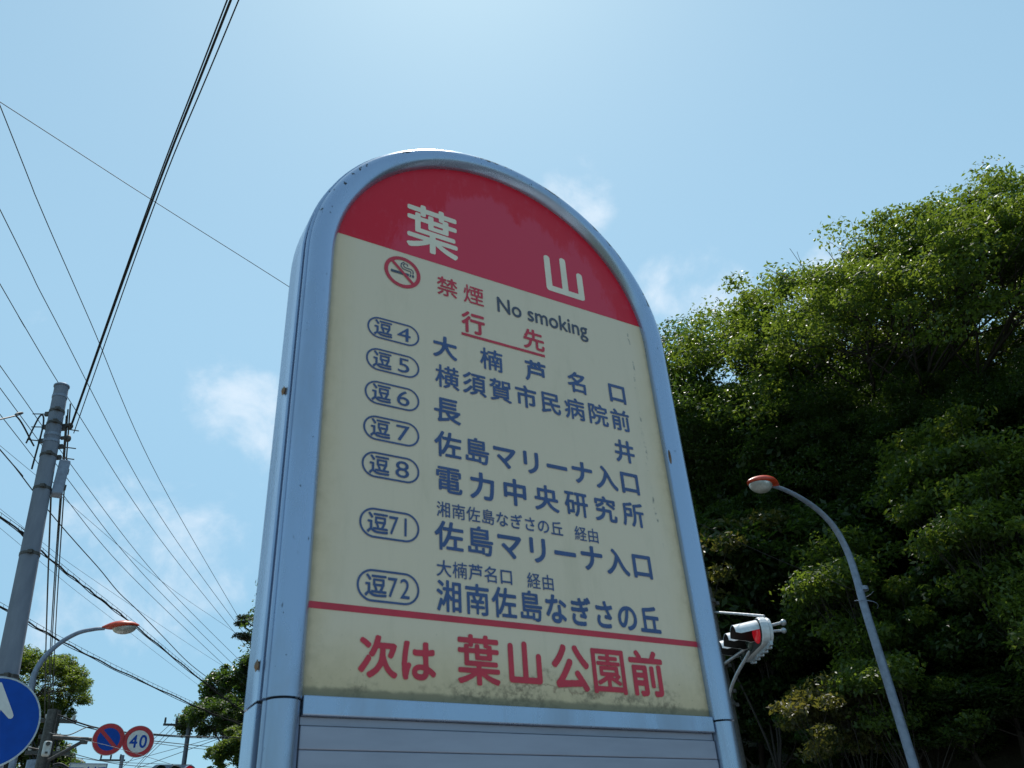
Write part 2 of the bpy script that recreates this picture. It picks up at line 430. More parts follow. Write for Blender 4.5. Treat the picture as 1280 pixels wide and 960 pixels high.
def contour(D, cell, x0, y0):
    # marching squares
    nxt = {}
    def ed(i, j, h):  # point on the grid edge
        if h: v0, v1 = D[i, j], D[i, j + 1]; return (j + v0 / (v0 - v1), i)
        v0, v1 = D[i, j], D[i + 1, j]; return (j, i + v0 / (v0 - v1))
    ins = D < 0
    code = ins[:-1, :-1] * 1 + ins[:-1, 1:] * 2 + ins[1:, 1:] * 4 + ins[1:, :-1] * 8
    T = {1: [(3, 0)], 2: [(0, 1)], 3: [(3, 1)], 4: [(1, 2)], 5: [(3, 0), (1, 2)], 6: [(0, 2)], 7: [(3, 2)], 8: [(2, 3)], 9: [(2, 0)], 10: [(0, 1), (2, 3)], 11: [(2, 1)], 12: [(1, 3)], 13: [(1, 0)], 14: [(0, 3)]}
    for i, j in zip(*np.nonzero((code > 0) & (code < 15))):
        ek = {0: (i, j, 1), 1: (i, j + 1, 0), 2: (i + 1, j, 1), 3: (i, j, 0)}
        for (p, q) in T[int(code[i, j])]: nxt[ek[p]] = ek[q]
    loops = []; seen = set()
    for k in list(nxt):
        if k in seen: continue
        lp = []; c_ = k
        while c_ is not None and c_ not in seen:
            seen.add(c_); lp.append(ed(*c_)); c_ = nxt.get(c_)
        if len(lp) > 8:
            q = (np.array(lp) + .5) * cell + (x0, y0); h = len(q) // 2
            q = np.vstack([rdp(q[:h + 1], .0022)[:-1], rdp(np.vstack([q[h:], q[:1]]), .0022)[:-1]])
            loops.append(q)
    return loops


def fill_loops(name, loops3, mat, parent):
    """loops3: list of 2D loops, filled with holes, lying in local XZ at the y given"""
    cu = bpy.data.curves.new(name, 'CURVE'); cu.dimensions = '2D'; cu.fill_mode = 'BOTH'
    for lp in loops3:
        sp = cu.splines.new('POLY'); sp.points.add(len(lp) - 1); sp.use_cyclic_u = True
        co = np.zeros((len(lp), 4)); co[:, :2] = lp; co[:, 3] = 1; sp.points.foreach_set('co', co.ravel())
    ob = bpy.data.objects.new(name, cu); me = bpy.data.meshes.new_from_object(ob); bpy.data.objects.remove(ob); bpy.data.curves.remove(cu)
    me.name = name
    return me


def print_mesh(name, loops, y, mat, parent, to3=None):
    me = fill_loops(name, loops, mat, parent)
    n = len(me.vertices); a = np.zeros(n * 3); me.vertices.foreach_get('co', a); a = a.reshape(n, 3)
    if to3 is None: b = np.stack([a[:, 0], np.full(n, y), a[:, 1]], 1)
    else: b = to3(a[:, 0], a[:, 1], y)
    me.vertices.foreach_set('co', b.ravel()); me.update()
    me.materials.clear(); me.materials.append(mat)
    o = bpy.data.objects.new(name, me); COL.objects.link(o)
    if parent is not None: o.parent = parent
    return o


YAMA = [((-.36, .36), (-.36, -.36), (.36, -.36), (.36, .17)), ((0, .42), (0, -.36))]


def yama_loops(cx, cz, em, w):
    n_ = 190; g_ = (np.arange(n_) + .5) / n_ * 1.2 - .6; X, Y = np.meshgrid(g_, g_); D = np.full(X.shape, 9.)
    for st in YAMA:
        for (ax0, ay0), (bx0, by0) in zip(st[:-1], st[1:]):
            dx, dy = bx0 - ax0, by0 - ay0; t = np.clip(((X - ax0) * dx + (Y - ay0) * dy) / (dx * dx + dy * dy), 0, 1)
            D = np.minimum(D, np.hypot(X - ax0 - t * dx, Y - ay0 - t * dy))
    return [np.stack([(cx - 303.5 + q[:, 0] * em) * K, PZ + (cz + q[:, 1] * em) * K], 1) for q in contour(D - w / 2, 1.2 / n_, -.6, -.6)]


def text_loops(items, net, a=.016):
    """items: (char or string, cx, cz, em, xscale, use_bbox) in sign units -> loops in metres in the panel's local frame"""
    res = []
    for (ch, cx, cz, em, xs, bb) in items:
        if ch == '山': res += yama_loops(cx, cz, em * .9, .135); continue
        g0 = glyph(ch, a, a + net)
        area = g0[2] if len(ch) == 1 else .2
        f_ = round(max(.4, min(1, 1 - (area - .22) / .16 * .42)), 1)
        if f_ < 1 and len(ch) == 1: g0 = glyph(ch, a * .7, a * .7 + net * f_)
        loops, B, _ = g0
        mx, my = ((B[0] + B[2]) / 2, (B[1] + B[3]) / 2) if bb else (.5, .38)
        for lp in loops:
            q = np.empty_like(lp); q[:, 0] = (cx - 303.5 + (lp[:, 0] - mx) * em * xs) * K; q[:, 1] = PZ + (cz + (lp[:, 1] - my) * em) * K
            res.append(q)
    return res


# ---------------------------------------------------------------- setting
def road_pt(q, t, z=0.0): return U * q + V * t + np.array([0, 0, z])


g = MB(); S = 1500
g.add([(-S, -S, -.06), (S, -S, -.06), (S, S, -.06), (-S, S, -.06)], [(0, 1, 2, 3)]); tag(g.build('ground', GROUND), kind='structure')
RK0, RK1 = 1.6, 9.4        # kerb lines of the road


def strip(name, q0, q1, z, mat, t0=-60, t1=140, n=1, thick=0):
    b = MB()
    if thick: b.prism([(q0, z - thick), (q1, z - thick), (q1, z), (q0, z)], V * t0, U, (0, 0, 1), V * (t1 - t0))
    else: b.add([road_pt(q0, t0, z), road_pt(q1, t0, z), road_pt(q1, t1, z), road_pt(q0, t1, z)], [(0, 1, 2, 3)])
    return tag(b.build(name, mat), kind='structure')


strip('road', RK0, RK1, -.045 + .004, ASPH)
strip('pavement', -1.6, RK0 - .15, .0, PAVE, thick=.12)
strip('far_pavement', RK1 + .15, 12.2, .075, PAVE, thick=.2)
strip('kerb', RK0 - .148, RK0, .012, GALV2 if False else CONC, thick=.12)
strip('far_kerb', RK1, RK1 + .148, .085, CONC, thick=.2)
for nm, q in (('edge_line', RK0 + .5), ('far_edge_line', RK1 - .65)):
    strip(nm, q, q + .15, -.037, PAINTW)
b = MB()
for k in range(-10, 24):
    t0 = k * 5.0 + 2; b.add([road_pt(5.4, t0, -.037), road_pt(5.55, t0, -.037), road_pt(5.55, t0 + 3, -.037), road_pt(5.4, t0 + 3, -.037)], [(0, 1, 2, 3)])
tag(b.build('centre_line', PAINTW), kind='structure')


def hill_h(q, t):
    e = (1 - math.exp(-max(0, q - 12.6) / 9.0))
    return e * (12.5 + 2.0 * math.sin(t * .06) + 1.2 * math.sin(q * .21 + t * .11)) * (1 if q > 12.6 else 0) * min(1, max(0.15, (t + 45) / 40)) * min(1, max(.3, (100 - t) / 40))


b = MB(); qs = [12.3 + .6 * i for i in range(30)] + [30.5 + 4 * i for i in range(20)]; ts = [-60 + 3 * j for j in range(62)]
vs = [road_pt(q, t, hill_h(q, t) - .08 + .25 * math.sin(q * 2.1 + t) * (q > 14)) for q in qs for t in ts]
fs = [(i * 62 + j, (i + 1) * 62 + j, (i + 1) * 62 + j + 1, i * 62 + j + 1) for i in range(len(qs) - 1) for j in range(61)]
b.add(vs, fs); tag(b.build('hillside', SOIL, smooth=True), kind='structure')

# ---------------------------------------------------------------- bus stop sign
root = empty('bus_stop_sign', SIGN_LOC, math.radians(90) - AZU)
tag(root, 'large round-topped bus stop sign with red header and cream timetable face in a silver frame', 'bus stop sign')
ARC = 56


def arch_path(z0, z1=None):
    """(s, z, ns, nz) along the inner edge: up the left, over, down the right; s measured from the panel centre"""
    p = [(-303.5, z0, -1, 0), (-303.5, 300, -1, 0)]
    for i in range(ARC + 1):
        a_ = math.pi - math.pi * i / ARC; p.append((303.5 * math.cos(a_), 647 + 303.5 * math.sin(a_), math.cos(a_), math.sin(a_)))
    p += [(303.5, 300, 1, 0), (303.5, z0, 1, 0)]
    return p


def sweep(profile, path, closed=True):
    b = MB(); n = len(profile); vs = []
    for (s, z, ns, nz) in path:
        for (o_, f_) in profile: vs.append(((s + ns * o_) * K, -f_ * K, PZ + (z + nz * o_) * K))
    fs = []
    for i in range(len(path) - 1):
        for k in range(n if closed else n - 1):
            a_ = i * n + k; c_ = i * n + (k + 1) % n; fs.append((a_, c_, c_ + n, a_ + n))
    fs.append(tuple(range(n - 1, -1, -1))); fs.append(tuple(range((len(path) - 1) * n, len(path) * n)))
    return b.add(vs, fs)


tubeprof = [(-2.5, -14), (-2.5, -1)] + [(18 + 20 * math.cos(math.radians(a_)), 1 + 17.5 * math.sin(math.radians(a_))) for a_ in range(170, -1, -12)] + [(37.5, 1), (41, 0.5), (41, -4), (36, -5), (36, -14)]
bandprof = [(30, -11), (42, -11), (44, -13.5), (44, -69), (42, -73), (20, -73), (20, -62), (30, -60)]
core = [(2, -12), (36, -12), (36, -62), (2, -62)]
up_path = arch_path(-6)
sweep(tubeprof, up_path).build('front_rim', ALU, root, True, auto=35)
sweep(bandprof, up_path).build('side_band', ALU, root, True, auto=30)
sweep(core, arch_path(-9)).build('inner_core', gap, root, True, auto=30)
ZB = -(PZ / K) + 60


def leg_path(sgn, z0, z1): return [(303.5 * sgn, z0, sgn, 0), (303.5 * sgn, z1, sgn, 0)]


sc = lambda pr, d: [(19 + (o_ - 19) * d, f_ - 1.2) for o_, f_ in pr]
for sgn in (-1, 1):
    sweep(sc(tubeprof, .94), leg_path(sgn, ZB, -8.5)).build('lower_rim', ALU, root, True, auto=35)
    sweep([(31, -17), (42.5, -17), (43.5, -18.5), (43.5, -68), (41, -71), (20, -71), (20, -60), (31, -60)], leg_path(sgn, ZB, -8.5)).build('lower_side_band', ALU, root, True, auto=30)
    sweep(core, leg_path(sgn, ZB, -9.5)).build('inner_core', gap, root)
# panel
pp = [(s, z) for (s, z, _, _) in arch_path(-2)]
loc = lambda s, f, z: ((s) * K, -f * K, PZ + z * K)
b = MB(); n = len(pp); grow = 1.006
b.add([(s * grow * K, 0, PZ + z * K) for s, z in pp] + [(s * grow * K, 4 * K, PZ + z * K) for s, z in pp], [tuple(range(n)), tuple(range(2 * n - 1, n - 1, -1))])
b.build('face_panel', PAN, root)
b = MB(); b.add([(s * grow * K, 58 * K, PZ + z * K) for s, z in pp], [tuple(range(n - 1, -1, -1))]); b.build('rear_panel', PAN, root)
hp = [(s, z) for s, z in [(303.5 * math.cos(math.radians(a_)), 647 + 303.5 * math.sin(math.radians(a_))) for a_ in np.linspace(9.65, 170.35, 60)]]
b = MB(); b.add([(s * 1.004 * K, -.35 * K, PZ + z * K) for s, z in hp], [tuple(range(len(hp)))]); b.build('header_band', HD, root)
b = MB(); b.add([(s * K, -.35 * K, PZ + z * K) for s, z in ((-304, 99), (304, 99), (304, 107.5), (-304, 107.5))], [(0, 1, 2, 3)]); b.build('divider_line', RED, root)
YT = -.8 * K


def ptext(items, net, mat, label, a=.016):
    for it in items: print_mesh('character', text_loops([it], net, a), YT, mat, root)


def spread(txt, s0, s1, z, em, xs=1, skip=()):
    n_ = len(txt); return [(ch, s0 + (s1 - s0) * i / (n_ - 1), z, em, xs, False) for i, ch in enumerate(txt) if ch != ' ']


ptext([('葉', 170.5, 767, 108, .93, True), ('山', 437.5, 759, 108, .95, True)], .026, WHT, 'cream characters of the stop name on the red header', .020)
ptext([('禁', 196.2, 653.3, 42, .95, True), ('煙', 245.3, 652.9, 42, .95, True)], .016, RED, 'small red no smoking characters')
ptext([('No smoking', 382.5, 644.5, 45, .84, True)], .017, NAVY, 'dark roman lettering beside the pictogram', .02)
ptext([('行', 242.3, 593.7, 44, 1, True), ('先', 357.8, 595.2, 44, 1, True)], .024, RED, 'red heading with a red underline')
b = MB(); b.prism([((220 - 303.5) * K, PZ + 564.5 * K), ((377.5 - 303.5) * K, PZ + 564.5 * K), ((377.5 - 303.5) * K, PZ + 569.5 * K), ((220 - 303.5) * K, PZ + 569.5 * K)], (0, YT, 0), (1, 0, 0), (0, 0, 1), (0, .2 * K, 0)); b.build('underline', RED, root)
W1 = .026
ptext(spread('大楠芦名口', 190, 522.3, 530, 43.5), W1, BLUE, 'blue characters of the first route row')
ptext(spread('横須賀市民病院前', 192.8, 520.8, 475.5, 43.5, .97), W1, BLUE, 'blue characters of the second route row')
ptext([('長', 191.5, 416.4, 46, 1, False), ('井', 519.7, 415, 44, 1, False)], W1, BLUE, 'two blue characters far apart in the third route row')
ptext(spread('佐島マリーナ入口', 191.8, 521, 358, 44.5), W1, BLUE, 'blue characters of the fourth route row')
ptext(spread('電力中央研究所', 191.6, 518.2, 301.5, 44.5), W1, BLUE, 'blue characters of the fifth route row')
ptext(spread('湘南佐島なぎさの丘', 182.7, 368.5, 254.8, 24.5, .93) + spread('経由', 411, 434, 253, 24.5, .93), .012, BLUE, 'small blue line above the sixth route row')
ptext(spread('佐島マリーナ入口', 190.8, 520.8, 216.6, 44.5), W1, BLUE, 'blue characters of the sixth route row')
ptext(spread('大楠芦名口', 181.7, 277, 169.8, 24.5, .95) + spread('経由', 321.3, 344.9, 169.3, 24.5, .93), .012, BLUE, 'small blue line above the seventh route row')
ptext(spread('湘南佐島なぎさの丘', 189, 519.9, 132.8, 44.5, .88), W1, BLUE, 'blue characters of the seventh route row')
ptext([('次', 92.1, 48.5, 52, 1, False), ('は', 144.1, 47.5, 54, .95, False)], .028, RED, 'smaller red characters at the left of the bottom line')
ptext([(ch, s, 54, 66, .97, False) for ch, s in zip('葉山公園前', (229.1, 298.1, 369.6, 433.5, 500.3))], .029, RED, 'large red characters of the next stop', .02)
# route pills
for (z, dg) in ((534.6, '4'), (476.9, '5'), (419.4, '6'), (361.3, '7'), (304.1, '8'), (219.4, '71'), (135.3, '72')):
    hw, hh = 42.5, 19.5 + (1.5 if len(dg) > 1 else 0); rng = []
    for d_ in (0, 2.8):
        R_ = hh - d_; lp = []
        for k in range(25): a_ = -math.pi / 2 + math.pi * k / 24; lp.append((hw - hh + R_ * math.cos(a_), R_ * math.sin(a_)))
        for k in range(25): a_ = math.pi / 2 + math.pi * k / 24; lp.append((-(hw - hh) + R_ * math.cos(a_), R_ * math.sin(a_)))
        rng.append(np.array([((x + 103.5 - 303.5) * K, PZ + (z + y) * K) for x, y in lp]))
    it = [('逗', 86.5, z, 32, .97, True)]
    if len(dg) == 1: it += [(dg, 120.5, z, 36, 1.28, True)]
    else: it += [(dg[0], 109, z, 37, .8, True), (dg[1], 126, z, 37, .8, True)]
    o = print_mesh('route_pill', rng + text_loops(it[:1], .028, .012) + text_loops(it[1:], .006, .012), YT, BLUE, root); o['label'] = 'blue outlined route number pill reading ' + dg
# no smoking pictogram
cx, cz = 116.6 - 303.5, 656.4


def ring(R0, R1, n_=48): return [np.array([((cx + R * math.cos(2 * math.pi * k / n_)) * K, PZ + (cz + R * math.sin(2 * math.pi * k / n_)) * K) for k in range(n_)]) for R in (R0, R1)]


print_mesh('pictogram_ring', ring(31.5, 25), YT, RED, root)


def barloop(x0, y0, x1, y1, w):
    d = np.array([x1 - x0, y1 - y0], float); d /= np.linalg.norm(d); nn_ = np.array([-d[1], d[0]]) * w / 2
    return np.array([((cx + p[0]) * K, PZ + (cz + p[1]) * K) for p in (np.array([x0, y0]) - nn_, np.array([x1, y1]) - nn_, np.array([x1, y1]) + nn_, np.array([x0, y0]) + nn_)])


print_mesh('pictogram_slash', [barloop(-19, 19, 19, -19, 5.2)], YT - .3 * K, RED, root)
print_mesh('pictogram_cigarette', [barloop(-20, -2.5, 11, -2.5, 5.2), barloop(12.5, -2.5, 15, -2.5, 5.2), barloop(16.5, -2.5, 20, -2.5, 5.2)], YT, NAVY, root)
b = MB()
sm = [(18.5, 2), (18.5, 8), (15, 11), (8, 11), (3, 12), (1, 16), (4, 19.5), (8, 19), (9, 15)]
sm2 = [(14.5, 2), (14, 6), (8, 6.5), (1, 7.5), (-3, 12), (-2, 18), (3, 22)]
for pth in (sm, sm2):
    for i in range(len(pth) - 1):
        lp = barloop(pth[i][0], pth[i][1], pth[i + 1][0], pth[i + 1][1], 1.7)
        b.add([(p[0], YT - .02 * K * (i % 3), p[1]) for p in lp], [(0, 1, 2, 3)])
b.build('pictogram_smoke', NAVY, root)
# rail and slats below
b = MB(); b.prism([(-301, -1.5), (301, -1.5), (301, -23), (-301, -23)], (0, -7 * K, PZ), (K, 0, 0), (0, 0, K), (0, 12 * K, 0)); b.build('cross_rail', ALU, root, bevel=.0012)
b = MB(); b.prism([(-301, -23.5), (301, -23.5), (301, -32), (-301, -32)], (0, 1 * K, PZ), (K, 0, 0), (0, 0, K), (0, 8 * K, 0)); b.build('recess_strip', SLATM, root)
zt = -33.0; k = 0
slat_me = None
while zt > ZB + 260:
    h_ = 25.0
    if slat_me is None:
        b = MB(); b.prism([(-301, 0), (301, 0), (301, -h_ + .5), (-301, -h_ + .5)], (0, -2 * K, 0), (K, 0, 0), (0, 0, K), (0, 8 * K, 0)); sl = b.build('slat', SLATM, root, bevel=.0009); slat_me = sl.data
    else:
        sl = sl.copy(); COL.objects.link(sl); sl.parent = root
    sl.location = (0, 0, PZ + zt * K); zt -= h_
b = MB(); b.prism([(-301, 0), (301, 0), (301, -26), (-301, -26)], (0, -7 * K, PZ + zt * K), (K, 0, 0), (0, 0, K), (0, 60 * K, 0)); b.build('bottom_rail', ALU, root, bevel=.0012)
b = MB(); b.box((0, 35 * K, PZ - 9 * K + (zt * K) / 2), (298 * K, 20 * K, abs(zt) * K / 2)); b.build('cabinet_back', gap, root)
b = MB(); b.prism([(-.36, -.2), (.36, -.2), (.36, .2), (-.36, .2)], (0, .03, 0), (1, 0, 0), (0, 1, 0), (0, 0, .06 + .02)); b.build('concrete_base', CONC, root, bevel=.015)
# screws on the side band (found where the side shows them)
for (px, py) in ((354.6, 488.6), (321.4, 832)):
    r = ray(px, py); s0 = -(303.5 + 45.5) * K; P0 = SIGN_LOC + U * s0; t = ((P0 - EYE).dot(U)) / r.dot(U); w = EYE + r * t - SIGN_LOC
    yy = w.dot(V); z = w[2]
    b = MB(); b.ellipsoid((s0, yy, z), (-.0026, 0, 0), (0, .0042, 0), (0, 0, .0042), 10, 8); b.ellipsoid((s0 - .0005, yy, z), (0.0006, 0, 0), (0, .0056, 0), (0, 0, .0056), 12, 6); b.build('screw', RUST, root, True)
# the far side has them too
# dark rust nick on the right rim
b = MB(); b.ellipsoid(((303.5 + 1.5) * K, -11 * K, PZ + 418 * K), (.0016, 0, 0), (0, .002, 0), (0, 0, .011), 8, 6); b.build('rust_spot', RUST, root, True)


# ---------------------------------------------------------------- poles, lamps, signs
def up_to(px, py, d):
    p = at_d(px, py, d); return p


def plane_pt(px, py, P, dr):
    """where the ray meets the vertical plane through P that contains direction dr: returns (along, z)"""
    nr = np.array([-dr[1], dr[0], 0]); r = ray(px, py); t = (P - EYE).dot(nr) / r.dot(nr); w = EYE + r * t; return (w - P).dot(dr), w[2]


def circle(R, n_=40): return [(R * math.cos(2 * math.pi * k / n_), R * math.sin(2 * math.pi * k / n_)) for k in range(n_)]


# near utility pole
D1 = 12.0
top = at_d(77, 484, D1); botp = at_d(10, 836, D1); topz = top[2]
lean = (top - botp) / (top[2] - botp[2]); base = top - lean * top[2]
pole = empty('utility_pole', (base[0], base[1], 0))
tag(pole, 'tall grey concrete pole at left with steel bands and a small box', 'utility pole')
PB = np.array([base[0], base[1], 0])
ax1 = lambda z: lean * z
rad1 = lambda z: .172 - .0092 * z
b = MB(); zs_ = list(np.linspace(0, topz, 12)); b.tube([ax1(z) for z in zs_], [rad1(z) for z in zs_], 28); b.build('shaft', CONC, pole, True)
b = MB(); b.tube([ax1(topz - .001), ax1(topz + .02), ax1(topz + .045)], [rad1(topz) + .012, rad1(topz) + .012, rad1(topz) - .02], 28); b.build('cap', GALV2, pole, True)
for dzb, big in ((.17, 0), (.42, 1), (.62, 1), (.80, 0), (.90, 0), (1.12, 1), (1.62, 1), (2.55, 1), (4.1, 1)):
    z = topz - dzb; b = MB(); r_ = rad1(z) + .006; b.tube([ax1(z - .02), ax1(z + .02)], r_, 24)
    if big:
        for an in (2.2, -1.0): b.box(ax1(z) + np.array([math.cos(an), math.sin(an), 0]) * (r_ + .012), (.03, .03, .022))
    b.build('steel_band', DARKM if big else GALV2, pole, False)
for dzb, an, ln_ in ((.45, 2.75, .22), (.66, 2.75, .2), (.9, 3.0, .2), (.95, -.1, .22), (1.12, -.1, .22), (.66, -.05, .22)):
    z = topz - dzb; d_ = -U * math.cos(an - math.pi) if False else (U * math.cos(an) + V * math.sin(an)); c0 = ax1(z)
    b = MB(); b.tube([c0 + d_ * (rad1(z) * .9), c0 + d_ * (rad1(z) + ln_)], .009, 6); b.box(c0 + d_ * (rad1(z) + .02), (.035, .02, .03)); b.build('step_bolt', DARKM, pole)
for dz_ in (.6, .8):
    c0 = ax1(topz - dz_) + U * (rad1(topz - dz_) + .1); b = MB(); b.ellipsoid(c0, (.04, 0, 0), (0, .04, 0), (0, 0, .055), 10, 8); b.box(c0 - U * .05, (.05, .02, .02)); b.build('insulator', DARKM, pole, True)
z = at_d(72, 598, D1)[2]; R_ = np.array([U, V, [0, 0, 1]]).T
b = MB(); b.box(ax1(z - .0) + U * (rad1(z) + .09), (.07, .09, .26), R_); o = b.build('junction_box', GALV2, pole, bevel=.02)
b = MB()
for s_ in (-.12, .12): b.box(ax1(z + s_) + U * (rad1(z) + .165), (.012, .03, .03), R_)
b.build('box_bracket', DARKM, pole)

GP = 'overhead wires'


def catenary(p0, p1, sag=0, n_=24):
    p0 = np.array(p0, float); p1 = np.array(p1, float)
    return [p0 + (p1 - p0) * i / n_ - np.array([0, 0, sag * 4 * (i / n_) * (1 - i / n_)]) for i in range(n_ + 1)]


def smoothpts(pts, n_=10):
    P = [2 * pts[0] - pts[1]] + list(pts) + [2 * pts[-1] - pts[-2]]; res = []
    for i in range(1, len(P) - 2):
        for k in range(n_):
            t = k / n_; a, b_, c_, d = P[i - 1], P[i], P[i + 1], P[i + 2]
            res.append(.5 * ((2 * b_) + (-a + c_) * t + (2 * a - 5 * b_ + 4 * c_ - d) * t * t + (-a + 3 * b_ - 3 * c_ + d) * t ** 3))
    res.append(P[-2]); return res


def wire(label, pts, r, name='overhead_wire', extend=(0, 0), cat='wire', group=GP, mat=None):
    pts = [np.array(p, float) for p in pts]
    if extend[0]: d = pts[0] - pts[1]; pts = [pts[0] + d / np.linalg.norm(d) * extend[0]] + pts
    if extend[1]: d = pts[-1] - pts[-2]; pts = pts + [pts[-1] + d / np.linalg.norm(d) * extend[1]]
    b = MB(); b.tube(smoothpts(pts), r, 6); o = b.build(name, mat or WIRE, None, True, auto=80)
    return tag(o, label, cat, group)


# three service wires rising overhead from the near pole
attach = PB + ax1(topz - .6) + U * (rad1(topz) + .12)
wire('thickest of the wires rising from the near pole top to the top edge', [PB + ax1(topz - .55) + U * .22, at_z(190, 252, 8.6), at_z(290, -4, 8.7)], .0125, extend=(0, 8))
wire('wire hugging the left side of the thick wire above the near pole', [PB + ax1(topz - .62) + U * .20, at_z(187.5, 252, 8.6), at_z(285.5, -4, 8.7)], .008, extend=(0, 8))
wire('thin wire on the right side of the pair above the near pole', [PB + ax1(topz - .7) + U * .26, at_z(193.5, 255, 8.6), at_z(300, -4, 8.7)], .007, extend=(0, 8))
# line across the sky to the right-hand lamp
LD = 14.0
pL = at_d(1068, 738, LD)
wire('very thin wire from the upper left passing behind the sign to the right lamp', [at_d(-10, 121, 7.6), at_d(190, 250, 8.3), at_d(356, 355, 9.2), at_d(640, 537, 11), at_d(920, 676, 13), pL], .0045, extend=(10, 0))
HI = 11.0
fan = [('steepest dark line from the left edge, rightmost of the fan of power lines', [(0, 132), (50, 258), (112, 400), (200, 601), (310, 792), (330, 826)], HI + .4),
       ('second steepest power line of the fan, ending at the pine tuft', [(0, 262), (69, 400), (200, 645), (310, 799), (330, 826)], HI + .2),
       ('power line of the fan that passes just behind the near pole top', [(0, 355), (26, 400), (91, 507), (200, 674), (310, 811), (330, 834)], HI),
       ('power line of the fan crossing the near pole above its box', [(0, 457), (74, 561), (196, 720), (306, 832), (330, 855)], HI - .4),
       ('power line of the fan crossing the near pole beside its second band', [(0, 485), (80, 593), (181, 720), (301, 840), (330, 868)], HI - .8),
       ('lowest straight power line of the fan, crossing the near pole at its box', [(0, 518), (72, 610), (164, 720), (300, 850), (330, 878)], HI - 1.2)]
for lab, pp_, z in fan: wire(lab, [at_z(x, y, z) for x, y in pp_], .0072, extend=(14, 0))
wire('wavy cable sagging in loops below the straight power lines', [at_z(x, y, 9.0) for x, y in [(0, 562), (18, 583), (40, 612), (58, 635), (78, 659), (100, 684), (125, 712), (148, 740), (172, 763), (205, 797), (240, 832), (284, 864), (320, 888)]], .011, extend=(12, 0))
for lab, pp_ in (('hair-thin line between the wavy cable and the power lines', [(0, 557), (70, 615), (200, 725), (280, 781), (312, 803)]),
                 ('hair-thin line just above the lashed cable at mid left', [(0, 636), (48, 674), (110, 720), (262, 822), (312, 850)]),
                 ('hair-thin line just below the lashed cable at mid left', [(0, 660), (72, 720), (120, 758), (262, 867), (312, 902)])):
    wire(lab, [at_z(x, y, 9.4) for x, y in pp_], .0042, extend=(12, 0))


def lashed(label, pix, z, r, nh, nm='lashed_cable'):
    P = [at_z(x, y, z) for x, y in pix]; d = P[0] - P[1]; P = [P[0] + d / np.linalg.norm(d) * 8] + P; P = smoothpts(P, 14)
    t_ = empty(nm, (0, 0, 0)); t_.location = tuple(P[0]); o0 = np.array(P[0]); tag(t_, label, 'cable', GP)
    b = MB(); wob = [p - o0 + np.array([0, 0, .012 * math.sin(i * .9)]) for i, p in enumerate(P)]; b.tube(wob, r, 6); b.build('cable', WIRE, t_, True, auto=80)
    b = MB(); b.tube([p - o0 + np.array([0, 0, .075]) for p in P], .0045, 5); b.build('messenger_wire', WIRE, t_, True, auto=80)
    b = MB(); b.tube([p - o0 + np.array([0, 0, -.03 + .012 * math.sin(i * .55)]) for i, p in enumerate(P)], r * .55, 5); b.build('cable', WIRE, t_, True, auto=80)
    hb = MB(); hb.tube([(0, 0, .085), (0, 0, .0), (0, 0, -.03)], .0042, 4); h = None
    seg = np.cumsum([0] + [np.linalg.norm(P[i + 1] - P[i]) for i in range(len(P) - 1)])
    for k in range(nh):
        s_ = seg[-1] * (k + .5) / nh; i = min(len(P) - 2, int(np.searchsorted(seg, s_) - 1)); f_ = (s_ - seg[i]) / (seg[i + 1] - seg[i]); p = P[i] * (1 - f_) + P[i + 1] * f_ - o0
        if h is None: h = hb.build('hanger', WIRE, t_)
        else: h = h.copy(); COL.objects.link(h); h.parent = t_
        h.location = tuple(p)
    return t_


lashed('thick lashed cable with hangers that passes behind the red lamp head at left', [(0, 646), (25, 664), (48, 686), (89, 720), (125, 748), (165, 779), (222, 826), (280, 872), (312, 894)], 8.0, .017, 90)
lashed('lowest lashed cable with hangers, crossing the curved lamp arm at left', [(0, 758), (30, 775), (82, 804), (155, 841), (250, 885), (287, 900), (330, 916)], 7.2, .016, 80)
wire('short cable running left from the near pole top to the left edge', [PB + ax1(topz - 1.0) - U * .2, at_d(20, 520, 11.4), at_d(-4, 525, 11.0)], .011, extend=(0, 8))
wire('small drip loop of cable on the left of the near pole', [PB + ax1(topz - .98) - U * .3, at_d(50, 520, D1 - .1), at_d(54, 531, D1 - .1), PB + ax1(topz - 1.35) - U * .17], .012)
# cables from the near pole to the far one
FD = 30.0
fp = at_d(66, 893, FD)
for lab, (x0, y0), (x1, y1) in (('leftmost of the nearly vertical cables, hanging from the junction box', (64, 612), (56, 905)), ('second cable from the left dropping beside the near pole', (83, 520), (60, 893)),
                                ('third cable from the left dropping beside the near pole', (85, 512), (62, 893)), ('rightmost of the cables dropping beside the near pole', (88, 505), (66, 890))):
    p0 = at_d(x0, y0, D1 - .05); p1 = at_d(x1, y1, FD); pts = catenary(p0, p1, .25 if y0 < 600 else .1, 6)
    wire(lab, pts, .011 if y0 < 600 else .013)

# far utility pole with clutter
fb = at_d(69, 900, FD); far = empty('utility_pole', (fb[0], fb[1], 0)); tag(far, 'distant utility pole hung with dark cables and clamps behind the sign arm', 'utility pole')
ft = at_d(66, 888, FD)[2]
b = MB(); b.tube([(0, 0, 0), (0, 0, ft)], [.17, .12], 16); b.build('shaft', DARKM, far, True)
rng = random.Random(4)
for k in range(5):
    z = ft - .3 - k * .45; b = MB(); b.box((0, 0, z), (.6 if k % 2 == 0 else .35, .05, .05), R_); b.build('cross_arm', DARKM, far)
    for s_ in (-.5, -.25, .25, .5):
        if k % 2 == 0: b = MB(); c0 = U * s_ + np.array([0, 0, z + .1]); b.tube([c0 - (0, 0, .06), c0, c0 + (0, 0, .08)], [.03, .055, .04], 8); b.build('insulator', INSUL, far, True)
b = MB(); b.tube([(-.3, -.1, ft - 2.2), (-.3, -.1, ft - 1.4)], .2, 16); b.build('transformer', GALV2, far, True)
